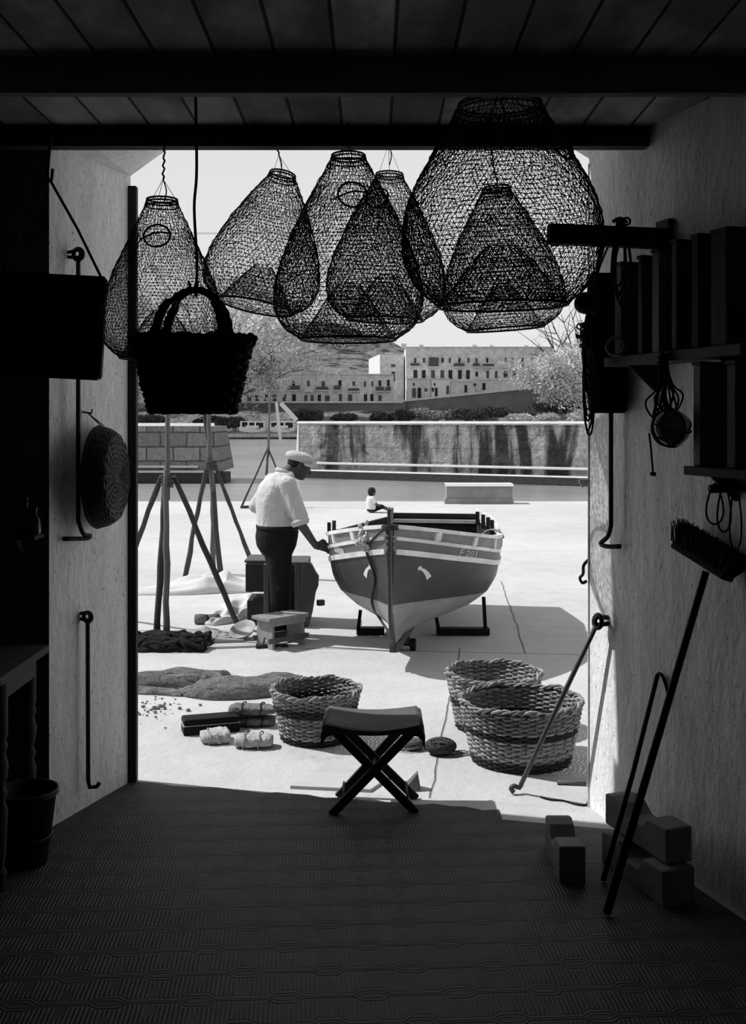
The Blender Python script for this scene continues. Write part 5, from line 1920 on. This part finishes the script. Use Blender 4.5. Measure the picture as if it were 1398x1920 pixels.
# cap and hair
mb = MB()
CT = Matrix.Rotation(.34, 3, 'Y')
cc = hd + V(-.012, 0, .048)
mb.ell(cc + CT @ V(.0, 0, .014), (.116, .100, .054), 22, 12, CT)
mb.ell(cc + CT @ V(.045, 0, .035), (.090, .092, .040), 20, 10, CT)
mb.ell(cc + CT @ V(.0, 0, .0), (.108, .090, .035), 20, 10, CT)
cap_o = blob('cap', mb, CAPM, man, .008, 3)
mb = MB()
vs = []
for i in range(15):
    a = -1.25 + 2.5 * i / 14
    for r, z in ((.098, .004), (.150 + .018 * math.cos(a), -.022)):
        vs.append(cc + CT @ V(r * math.cos(a), .86 * r * math.sin(a), z - .012 * math.sin(a) ** 2))
pk = obj('cap_peak', MB().add(vs, [(2 * i, 2 * i + 2, 2 * i + 3, 2 * i + 1) for i in range(14)]), CAPM, cap_o, True, local=True)
so = pk.modifiers.new('t', 'SOLIDIFY')
so.thickness = .008
mb = MB()
mb.ell(hd + HT @ V(-.030, 0, .006), (.078, .080, .082), 18, 12, HT)
blob('hair', mb, HAIR, man, .009, 2)
mb = MB()
for s in (-1, 1):
    mb.ell(hd + HT @ V(.086, s * .030, .0), (.012, .015, .009), 10, 7, HT)
obj('eyes', mb, M('eye_white', .3, .2, rough=.3), body_o, True, local=True)

# ---------------------------------------------------------------- the seated child
cl = G(697, 961)
kid = thing('person', cl, 'small child in a white shirt sitting on the quay near the water, seen from behind', 'person', rz=.45)
mb = MB()
mb.loft([ering((x, 0, z), rx, ry, n=16) for z, x, rx, ry in ((.02, 0, .09, .115), (.10, -.01, .092, .11), (.2, -.03, .08, .10), (.29, -.03, .072, .105), (.335, -.02, .05, .075), (.36, -.012, .03, .032))])
mb.ell((.01, 0, .425), (.075, .066, .082), 16, 10)
mb.ell((.075, 0, .405), (.014, .012, .012), 8, 6)
mb.ell((.04, 0, .375), (.035, .036, .03), 10, 6)
cap_seg(mb, (-.012, 0, .34), (.0, 0, .39), .03, .03)
for s in (-1, 1):
    mb.ell((.0, s * .066, .42), (.012, .008, .02), 8, 6)
    cap_seg(mb, (-.02, s * .11, .30), (.03, s * .15, .18), .030, .025)
    cap_seg(mb, (.03, s * .15, .18), (.12, s * .11, .13), .024, .018)
    cap_seg(mb, (.0, s * .055, .06), (.20, s * .07, .12), .052, .04)
    cap_seg(mb, (.20, s * .07, .12), (.40, s * .055, .04), .036, .025)
    cap_seg(mb, (.40, s * .055, .03), (.43, s * .06, .085), .022, .018)
    for k in range(4):
        cap_seg(mb, (.13, s * (.095 + k * .008), .13), (.165, s * (.09 + k * .009), .118), .0055, .005, 6, 3)
    cap_seg(mb, (.125, s * .09, .135), (.14, s * .075, .135), .006, .0055, 6, 3)
blob('body', mb, SKIN, kid, .0095, 2)
mb = MB()
mb.loft([ering((x, 0, z), rx, ry, n=18) for z, x, rx, ry in ((.07, -.005, .102, .122), (.14, -.016, .098, .118), (.22, -.03, .090, .112), (.30, -.03, .080, .115), (.34, -.018, .05, .07))])
for s in (-1, 1):
    cap_seg(mb, (-.02, s * .10, .305), (.01, s * .135, .225), .042, .038)
blob('shirt', mb, M('white_shirt', .7, .08, 8, .95), kid, .010, 2)
mb = MB()
mb.ell((.0, 0, .06), (.105, .125, .06), 14, 8)
for s in (-1, 1):
    cap_seg(mb, (.0, s * .058, .065), (.19, s * .072, .118), .058, .048)
blob('trousers', mb, TROU, kid, .010, 2)
mb = MB()
mb.ell((-.006, 0, .442), (.083, .076, .080), 16, 10)
mb.ell((-.03, 0, .40), (.055, .066, .06), 14, 8)
blob('hair', mb, HAIR, kid, .009, 1)

# ---------------------------------------------------------------- far shore
FS = M('far_stone', .62, .55, 1.6, .95, .1, 2)
FS2 = M('far_stone_pale', .58, .4, 1.6, .95)
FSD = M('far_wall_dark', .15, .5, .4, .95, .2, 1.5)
WHT = M('far_whitewash', .72, .08, .6, .95)
DARKW = M('window_dark', .025, .4, 3, .5)
GREYW = M('window_grey', .09, .4, 3, .6)
sh_ = Mat('shore_ground', .95, .1)
sh_.color((1 - sh_.noise(.35, 6, (.35, 1, 3), 3).ss(.5, .6) * .75) * sh_.noise(1.5, 5).ss(.3, .7, .7, 1.2) * .22)
sh_.bump(sh_.noise(1.2, 6), .3)
SHORE = sh_.m
# ground rising behind the shore
def shore_z(x, y):
    if y < 166:
        return -.05
    if y < 172:
        return -.05 + (y - 166) * .62
    z = 3.7 + (y - 172) * .05
    if y > 205:
        hx = (x + 14) / 26
        z += (y - 205) * .30 * math.exp(-hx * hx * .8) * (1 + .1 * math.sin(y * .6)) + 0.05 * (y - 205)
    return z


mb = MB()
NX, NY = 70, 46
def shp(u, v):
    x = -95 + 200 * u
    y = 157 + 95 * v
    z = shore_z(x, y)
    # terraces on the hill
    if y > 205:
        z = math.floor(z / 1.4) * 1.4 + 1.4 * min(1, (z / 1.4 % 1) * 3)
    return V(x, y, z + (math.sin(x * .7) * math.cos(y * .9) * .18 if y > 160 else 0))
mb.grid(shp, NX, NY)
mb.add([(-95, 157, -.05), (105, 157, -.05), (105, 157, -1.2), (-95, 157, -1.2)], [(0, 1, 2, 3)])
obj('hillside', mb, SHORE, None, kind='structure')


def fbox(mb, px0, px1, py0, py1, d, depth, mi=0):
    a, b = P(px0, py1, d), P(px1, py0, d)
    return mb.box(((a.x + b.x) / 2, d + depth / 2, (a.z + b.z) / 2), (b.x - a.x, depth, b.z - a.z), None, mi)


def house(name, px0, px1, py0, py1, d, depth, mt, label, wins=(), doors=(), balcs=(), chims=(), arches=()):
    root = thing(name, V((P(px0, 0, d).x + P(px1, 0, d).x) / 2, d + depth / 2, P(0, py1, d).z), label, 'building')
    obj('walls', fbox(MB(), px0, px1, py0, py1, d, depth), mt, root)
    a, b = P(px0, py0, d), P(px1, py0, d)
    obj('cornice', MB().box(((a.x + b.x) / 2, d + depth / 2 - .08, a.z + .09), (b.x - a.x, depth + .15, .18)), FS2, root)
    for (x, y0, y1, w, mm) in wins:
        obj('window', fbox(MB(), x - w / 2, x + w / 2, y0, y1, d - .06, .1), DARKW if mm else GREYW, root)
    for (x, y0, y1, w, mm) in doors:
        obj('door', fbox(MB(), x - w / 2, x + w / 2, y0, y1, d - .06, .1), DARKW if mm else GREYW, root)
    for (x, y0, y1, w, mm) in balcs:
        bo = obj('balcony', fbox(MB(), x - w / 2, x + w / 2, y0, y1, d - .7, .7), GREYW if mm else FS2, root)
        obj('balcony_slab', fbox(MB(), x - w / 2 - .5, x + w / 2 + .5, y1, y1 + 1.6, d - .8, .8), FS, bo)
    for x, w, h in chims:
        c = P(x, py0, d)
        obj('chimney', MB().box((c.x, d + 2, c.z + h / 2), (w, 1, h)).box((c.x, d + 2, c.z + h), (w * 1.35, 1.3, .25)), FS, root)
    return root


wn = [(x, 694, 710.5, 7, 1 if i in (0, 1, 4, 5, 6) else 0) for i, x in enumerate((778.5, 794, 811.5, 829, 844, 862, 877))]
wn += [(893.5, 697, 706, 5, 1), (914, 695, 709, 5, 0), (930, 696, 709, 5, 0), (947.5, 696, 708, 7, 1), (964, 696, 722, 6, 1), (980, 697, 707, 5, 1), (1003, 697, 708, 5, 0), (1020, 697, 708, 5, 0)]
wn += [(x, 671, 680, 4, m) for x, m in ((778, 0), (794.5, 0), (829.5, 1), (843, 0), (861, 1), (878, 0), (893, 0), (913, 1), (948, 0), (960, 0), (979, 1), (997, 0), (1014, 0))]
house('long_building', 761, 1038, 652, 756, 185, 13, FS, 'long three-storey stone building on the far shore with rows of dark windows', wn,
      [(929, 711, 727, 5, 1)], [(813, 670, 687, 18, 1), (778, 681, 686, 16, 1), (861, 681, 687, 20, 1), (893, 681, 687, 12, 1), (916, 682, 687, 20, 1), (957, 683, 688, 27, 0), (979, 680, 687, 10, 1)],
      [(757.5, .7, .7), (790, .6, .5), (891, .6, .5), (923, .55, .45), (988, .6, .4)])
house('low_house', 762, 807, 711, 754, 180.8, 4, FS, 'low grey house in front of the left end of the long building', [(775.5, 718, 723, 3, 1), (798, 728, 734, 5, 0)], [(776, 728, 745, 7, 0), (786, 727, 746, 7, 1)])
house('low_house', 808, 843.5, 711, 754, 180.8, 4, WHT, 'low whitewashed house in front of the long building', [(814.5, 718, 723, 3, 1), (811, 727, 734, 4, 1)], [(817.5, 727, 743, 5, 1), (839, 723, 739, 5, 0)])
house('low_house', 844.5, 890, 716, 754, 180.8, 2.5, FS, 'low plain house right of the whitewashed house', [(889.0, 719, 724, 3, 1)], [(873, 722, 736, 5, 1)])
house('annexe', 891, 990, 713, 750, 183.4, 1.4, FS, 'grey lower storey under the right half of the long building', [(890.8, 719, 724, 2, 1)], [(907, 718, 731, 6, 1)])
# block whose sunlit side is painted with the whitewash
root = thing('stone_house', V(4, 195, 5), 'square stone house with a sunlit side wall, left of the long building', 'building')
c = [P(691, 700, 207), P(712, 700, 191), P(757, 700, 191), P(751, 700, 207)]
zb, zt = 3.5, P(0, 664, 191).z
obj('walls', MB().add([V(q.x, q.y, zb) for q in c] + [V(q.x, q.y, zt) for q in c], [(1, 2, 6, 5), (2, 3, 7, 6), (3, 0, 4, 7), (4, 5, 6, 7)]), FS, root)
obj('sunlit_side', MB().add([V(c[0].x, c[0].y, zb), V(c[1].x, c[1].y, zb), V(c[1].x, c[1].y, zt), V(c[0].x, c[0].y, zt)], [(0, 1, 2, 3)]), WHT, root)
obj('window', fbox(MB(), 734, 740, 697, 715, 190.9, .15), DARKW, root)
obj('window', fbox(MB(), 733, 741, 683, 688, 190.9, .15), GREYW, root)
obj('parapet', fbox(MB(), 722, 738, 661.5, 664.5, 191, 3), FS, root)
# row of houses on the waterfront
wins = [(684, 715, 725, 4, 0), (698, 715, 724, 4, 0), (712, 713, 724, 5, 1), (728, 712, 724, 5, 1), (663, 715, 723, 5, 0), (550, 714, 724, 5, 1), (578, 714, 724, 5, 0), (606, 715, 725, 6, 0), (637, 713, 724, 5, 1), (511, 714, 723, 5, 0)]
drs = [(685, 739, 752, 6, 1), (697, 739, 752, 6, 1), (712, 741, 752, 6, 0), (656, 740, 752, 8, 0), (598.5, 740, 753, 6, 1), (613.5, 741.5, 752, 9, 0), (638, 739, 752, 6, 0), (551, 739.5, 752, 7, 1), (533, 739, 752, 7, 0), (514, 739.5, 752, 7, 1), (499, 740, 752, 7, 1), (482, 739, 752, 7, 0), (467, 743, 752, 7, 1), (573, 741, 752, 6, 0), (585, 741, 752, 6, 0)]
house('waterfront_house', 640, 738, 703, 757, 178, 6, FS, 'right-hand two-storey waterfront house with balconies and arched windows', [w for w in wins if w[0] > 640], [w for w in drs if w[0] > 640], [(712, 725, 733, 15, 1), (728, 725, 733, 9, 1), (663, 728, 733, 20, 1)])
house('waterfront_house', 592, 639.5, 702, 757, 178, 6, FS, 'narrow waterfront house with one dark balcony, second from the right', [w for w in wins if 592 < w[0] < 640], [w for w in drs if 592 < w[0] < 640], [(604, 725, 731, 22, 1), (632, 723, 731, 12, 1)])
house('waterfront_house', 565, 591.5, 701, 757, 178, 6, FS2, 'pale waterfront house with a pale balcony, in the middle of the row', [w for w in wins if 565 < w[0] < 592], [w for w in drs if 565 < w[0] < 592], [(579, 728, 733, 16, 0)])
house('waterfront_house', 440, 564.5, 703, 757, 178, 6, FS, 'long waterfront house at the left of the row, partly behind the tree', [w for w in wins if w[0] < 565], [w for w in drs if w[0] < 565], [(551, 723, 731, 21, 1), (513, 723, 731, 18, 1)])
house('waterfront_house', 196, 300, 705, 760, 176, 6, FS2, 'pale house at far left seen between the door jamb and the basket', [(247, 735, 748, 6, 0), (262, 735, 748, 6, 0)], [])
# retaining walls and road
mb = MB()
fbox(mb, 180, 760, 754.5, 792, 172, 3)
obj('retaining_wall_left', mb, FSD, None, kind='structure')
a, b, c_, e_ = P(755, 753, 173), P(1010, 727, 171), P(1160, 722, 171), P(1160, 800, 171)
mb = MB()
vs = [a, b, c_, V(c_.x, c_.y, 0), V(b.x, b.y, 0), V(a.x, a.y, 0)]
mb.add(vs + [v + V(0, 4, 0) for v in vs], [(0, 1, 4, 5), (1, 2, 3, 4), (0, 1, 7, 6), (1, 2, 8, 7)])
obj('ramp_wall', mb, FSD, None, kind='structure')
mb = MB()
for p, q in ((a, b), (b, c_)):
    mb.beam(p + V(0, -.02, .1), q + V(0, -.02, .1), .35, .28)
obj('ramp_coping', mb, FS2, None, kind='structure')
mb = MB().beam(P(190, 754, 172), P(755, 754, 172), .5, .3)
obj('road_coping', mb, FS, None, kind='structure')
mb = MB()
for i in range(130):
    x = random.uniform(435, 1110)
    r_ = random.uniform(.4, 1.1)
    p = P(x, random.uniform(780, 790), random.uniform(158, 165))
    mb.ell((p.x, p.y, random.uniform(-.1, 1.2) if x > 560 else -.05), (r_, r_, r_ * .7), 8, 6, jit=.15)
obj('shore_rocks', mb, M('shore_rock', .33, .4, 2, .95), None, kind='stuff')

# leaves as real little blades
def leaves(center, rad, n, size, seed, flat=1.0):
    g = np.random.default_rng(seed)
    d_ = g.normal(0, 1, (n, 3))
    d_ /= np.linalg.norm(d_, axis=1, keepdims=True)
    r_ = g.uniform(0, 1, (n, 1)) ** .45
    return np.array(center) + d_ * r_ * np.array(rad), g


def leaf_mesh(pts, size, g):
    n = len(pts)
    a = g.normal(0, 1, (n, 3)); a /= np.linalg.norm(a, axis=1, keepdims=True)
    b = np.cross(a, g.normal(0, 1, (n, 3))); b /= np.linalg.norm(b, axis=1, keepdims=True)
    s = size * g.uniform(.5, 1.4, (n, 1))
    v = np.stack([pts - a * s, pts + b * s * .4, pts + a * s, pts - b * s * .4], 1).reshape(-1, 3)
    f = (np.arange(n) * 4)[:, None] + np.array([[0, 1, 2, 3]])
    return np_mesh(v, f)


LEAFL = M('leaf_pale', .58, .35, .5, .9)
LEAFM = M('leaf_mid', .25, .4, .5, .9)
LEAFD = M('leaf_dark', .06, .5, .5, .9)
TWIG = M('twig_bark', .10, .4, 2, .9)
TWIGL = M('twig_pale', .18, .4, 2, .9)


def tree(base, tips, r0, label, n_leaf, size, leafm, bark, seed, sub=5, name='tree', leafrad=1.5, leaf_z=None):
    rr = random.Random(seed)
    root = thing(name, base, label, 'tree')
    mb = MB()
    ends = []
    fork = base + V(rr.uniform(-.4, .4), 0, (tips[0].z - base.z) * .22)
    mb.tube([base, base.lerp(fork, .5) + V(rr.uniform(-.15, .15), 0, 0), fork], [r0, r0 * .85, r0 * .75], 8)
    for tpt in tips:
        mid = fork.lerp(tpt, .5) + V(rr.uniform(-.6, .6), rr.uniform(-.6, .6), rr.uniform(.0, .8))
        br = bez([fork, mid, tpt], 8)
        mb.tube(br, [r0 * .5 * (1 - i / len(br)) + .03 for i in range(len(br))], 6)
        for k in range(sub):
            t = rr.uniform(.3, 1)
            p = br[int(t * (len(br) - 1))]
            dv = (tpt - fork).normalized() + V(rr.gauss(0, .7), rr.gauss(0, .7), rr.gauss(.15, .5))
            L = (tpt - fork).length * rr.uniform(.25, .55)
            q = p + dv.normalized() * L
            b2 = bez([p, p.lerp(q, .5) + V(rr.gauss(0, .2), 0, rr.gauss(0, .2)), q], 6)
            mb.tube(b2, [.07 * (1 - i / len(b2)) + .018 for i in range(len(b2))], 4)
            ends.append(q)
            for m_ in range(4):
                p3 = b2[rr.randint(1, len(b2) - 1)]
                q3 = p3 + V(rr.gauss(0, 1), rr.gauss(0, 1), rr.gauss(.4, .8)).normalized() * L * .45
                mb.tube([p3, p3.lerp(q3, .5) + V(rr.gauss(0, .08), 0, rr.gauss(0, .08)), q3], [.028, .020, .010], 3)
                ends.append(q3)
    obj('branches', mb, bark, root)
    if n_leaf:
        pts = []
        use = [e for e in ends if leaf_z is None or e.z < leaf_z]
        per = max(1, n_leaf // len(use))
        g = None
        for i, e in enumerate(use):
            p, g = leaves(e, (leafrad, leafrad, leafrad * .8), per, size, seed * 100 + i)
            pts.append(p)
        link_mesh('foliage', leaf_mesh(np.concatenate(pts), size, g), leafm, root, fixn=False)
    return root


dl = 162
tips = [P(x, y, dl + random.uniform(-4, 4)) for x, y in ((250, 640), (300, 600), (350, 570), (410, 555), (460, 575), (500, 600), (540, 625), (575, 650), (470, 640), (520, 670), (560, 690), (420, 640), (330, 660), (290, 690), (480, 700))]
tree(V(P(395, 0, dl).x, dl, -.1), tips, .45, 'large thinly leaved tree on the far shore behind the handled basket', 34000, .22, LEAFL, TWIGL, 3, 7, leafrad=1.7)
tips = [P(x, y, 160 + random.uniform(-3, 3)) for x, y in ((212, 640), (235, 600), (262, 590), (250, 660), (270, 690), (225, 700))]
tree(V(P(240, 0, 160).x, 160, -.1), tips, .3, 'leafy tree on the far shore at the left jamb, behind the leftmost trap', 9000, .22, LEAFL, TWIGL, 5, 5, leafrad=1.6)
tips = [P(x, y, 160 + random.uniform(-2, 2)) for x, y in ((1020, 625), (1036, 612), (1052, 590), (1070, 585), (1090, 605), (1105, 620), (1048, 640), (1010, 650), (1085, 650))]
tree(V(P(1120, 0, 160).x, 160, -.1), tips, .28, 'bare tree with spreading twigs on the far shore, left of the hank of line', 0, .15, LEAFL, TWIG, 8, 6, name='bare_tree')
tips = [P(x, y, 150 + random.uniform(-4, 4)) for x, y in ((995, 700), (1015, 688), (1035, 690), (1060, 685), (1080, 690), (1100, 700), (990, 722), (1020, 715), (1050, 715), (1085, 722), (1115, 710))]
tree(V(P(1050, 0, 150).x, 150, 3.0), tips, .3, 'low spreading pale-leaved tree on the far shore under the bare tree', 16000, .22, LEAFL, TWIG, 11, 5, leafrad=1.7)


def bush(px, py, w, h, d, mt, label, seed, n=900, size=.22):
    c = P(px, py, d)
    k = d / F
    rb, pp = random.Random(seed), []
    for q in range(7):
        sx = rb.uniform(.28, .55)
        p, g = leaves((c.x + rb.uniform(-.5, .5) * w * k * (1 - sx), c.y + rb.uniform(-1, 1), c.z - h * k * .5 + h * k * rb.uniform(.25, .75) * sx * 1.3), (w * k * sx * .5, w * k * sx * .5, h * k * sx * .8), n // 6, size, seed * 10 + q)
        pp.append(p)
    p = np.concatenate(pp)
    root = thing('bush', V(c.x, c.y, c.z - h * k / 2), label, 'bush', 'bushes along the far shore')
    link_mesh('foliage', leaf_mesh(p, size, g), mt, root, fixn=False)
    mb = MB()
    for i in range(5):
        mb.tube([V(c.x, c.y, c.z - h * k / 2), V(c.x + random.uniform(-.3, .3) * w * k, c.y, c.z + random.uniform(0, .3) * h * k)], [.06, .02], 4)
    obj('stems', mb, TWIG, root)


for i, (px, py, w, h, mt, lb) in enumerate((
        (575, 776, 40, 18, LEAFD, 'dark bush right of the white masts behind the end of the sea wall'), (640, 779, 46, 14, LEAFD, 'dark low bush below the waterfront houses'),
        (720, 779, 34, 16, LEAFD, 'dark bush left of the bottom of the ramp'), (760, 776, 26, 20, LEAFD, 'black bush at the foot of the ramp'),
        (795, 772, 46, 22, LEAFM, 'grey-green bush below the low houses'), (838, 772, 44, 18, LEAFM, 'grey bush below the whitewashed house'),
        (880, 773, 46, 20, LEAFD, 'dark bush below the middle of the ramp'), (930, 770, 50, 18, LEAFD, 'dark bush below the right part of the ramp'),
        (905, 783, 40, 12, LEAFL, 'pale low bush in front of the dark bushes'), (970, 780, 44, 18, LEAFL, 'pale bush near the middle of the sea wall top'),
        (1025, 778, 36, 20, LEAFL, 'pale round bush right of the other pale one'), (1040, 755, 70, 26, LEAFD, 'large dark bush under the pale-leaved tree'),
        (1088, 776, 34, 24, LEAFL, 'pale bush at the right door jamb, below the hank of line'),
        (270, 782, 70, 14, LEAFD, 'dark bush above the block wall at far left'), (400, 784, 50, 16, LEAFD, 'dark bush just above the right end of the block wall'),
        (432, 786, 40, 22, LEAFD, 'dark bush between the block wall and the white boats'))):
    bush(px, py - 0, w * 1.7, h * 1.25, 158 + (i % 3) * 2, mt, lb, 50 + i, 2200, .24)

# moored boats and the white masts
BWM = M('far_boat_white', .75, .06, 1, .6)
for px0, px1, lb in ((449, 498, 'white boat with a cabin on the far shore, the left of the two'), (503, 553, 'white boat with dark openings on the far shore beside the end of the sea wall')):
    d = 152
    a, b = P(px0, 811, d), P(px1, 790, d)
    root = thing('moored_boat', V((a.x + b.x) / 2, d, a.z), lb, 'boat')
    L, H = b.x - a.x, b.z - a.z
    rings = []
    for i in range(9):
        u = i / 8
        w = 1.0 * math.sin(PI * min(u * 1.25 + .12, 1) ** .8) + .12 if u < .8 else .75
        x = a.x + L * u
        z0 = a.z + .25 * (1 - math.sin(PI * u))
        rings.append([V(x, d - w * .5, z0), V(x, d - w, a.z + H * .42 + .15 * (1 - u)), V(x, d + w, a.z + H * .42 + .15 * (1 - u)), V(x, d + w * .5, z0)])
    obj('hull', MB().loft(rings), BWM, root)
    obj('canopy', MB().box((a.x + L * .52, d, b.z - .05), (L * .95, 1.7, .12)), BWM, root)
    for u in (.08, .36, .62, .95):
        obj('post', MB().box((a.x + L * u, d - .75, a.z + H * .7), (.22 if u < .9 else .12, .12, H * .62)), BWM, root)
    obj('cabin_side', MB().box((a.x + L * .5, d - .6, a.z + H * .52), (L * .5, .1, .35)), BWM, root)
    obj('dark_interior', MB().box((a.x + L * .52, d + .1, a.z + H * .62), (L * .8, .9, H * .5)), DARKW, root)
finish(obj('landing_stage', MB().box((P(480, 0, 158).x, 158, -.28), (P(560, 0, 158).x - P(395, 0, 158).x, 3, .5)), FS2, None), 'low pale landing stage on the far shore under the white boats', 'landing')
for q0, q1, w, lb in (((525, 787, 49), (518, 755, 49), .16, 'short white beam leaning upright beside the end of the sea wall'), ((556, 788, 49.2), (526, 756, 49.2), .2, 'long white beam slanting up from the end of the sea wall')):
    p, q = P(*q0), P(*q1)
    if 'upright' in lb:
        p = P(526, 830, 49)
    finish(obj('white_beam', MB().beam(p, q, .12, w, (0, 0, 1)), BWM, None), lb, 'beam')
WI = M('cable', .25, .1)
mb = MB()
wr = thing('overhead_line', V(P(150, 0, 48).x, 48, 1.8), 'pair of thin overhead wires crossing the sky behind the traps', 'wire')
for z0, z1 in ((438, 395), (434, 402)):
    p, q = P(150, z0, 48), P(1262, z1, 45)
    obj('wire', MB().tube([p.lerp(q, t) - V(0, 0, .35 * math.sin(PI * t)) for t in np.linspace(0, 1, 24)], .008, 4), WI, wr)
for px, d in ((150, 48), (1262, 45)):
    c = P(px, 380, d)
    obj('post', MB().tube([V(c.x, d, 1.70), c], [.12, .09], 8), POLED, wr, True)

# ---------------------------------------------------------------- sky, sun, camera
w = bpy.data.worlds.new('sky')
SC.world = w
w.use_nodes = True
nt = w.node_tree
bg = nt.nodes['Background']
tc = nt.nodes.new('ShaderNodeTexCoord')
sp = nt.nodes.new('ShaderNodeSeparateXYZ')
nt.links.new(tc.outputs['Generated'], sp.inputs[0])
rp = nt.nodes.new('ShaderNodeValToRGB')
nt.links.new(sp.outputs[2], rp.inputs[0])
el = rp.color_ramp.elements
for i, (pos, v) in enumerate(((0.0, .83), (.14, .79), (.32, .74), (.60, .55), (1.0, .42))):
    e = el[i] if i < 2 else el.new(pos)
    e.position = pos
    e.color = (v, v, v, 1)
nt.links.new(rp.outputs[0], bg.inputs[0])
bg.inputs[1].default_value = 1.0
sl = bpy.data.lights.new('sun', 'SUN')
sl.energy = 4.2
sl.angle = math.radians(.53)
so = bpy.data.objects.new('sun', sl)
COL.objects.link(so)
ELV = math.radians(49)
hdir = V(1, -.26, 0).normalized()
so.rotation_euler = (hdir * math.cos(ELV) + V(0, 0, -math.sin(ELV))).to_track_quat('-Z', 'Y').to_euler()
so.location = (-20, 12, 25)
cam = bpy.data.cameras.new('camera')
cam.sensor_fit = 'HORIZONTAL'
cam.sensor_width = 24
cam.lens = 24 * F / 1398
cam.shift_y = -(960 - HY) / 1398
cam.clip_start = .05
cam.clip_end = 1000
co = bpy.data.objects.new('camera', cam)
COL.objects.link(co)
co.location = (0, 0, EYE)
co.rotation_euler = (PI / 2, 0, 0)
SC.camera = co
SC.view_settings.view_transform = 'Standard'
SC.view_settings.look = 'None'
SC.view_settings.exposure = 0
SC.view_settings.gamma = 1
SC.view_settings.use_curve_mapping = False
SC.cycles.max_bounces = 10
SC.cycles.diffuse_bounces = 6
SC.cycles.use_denoising = True
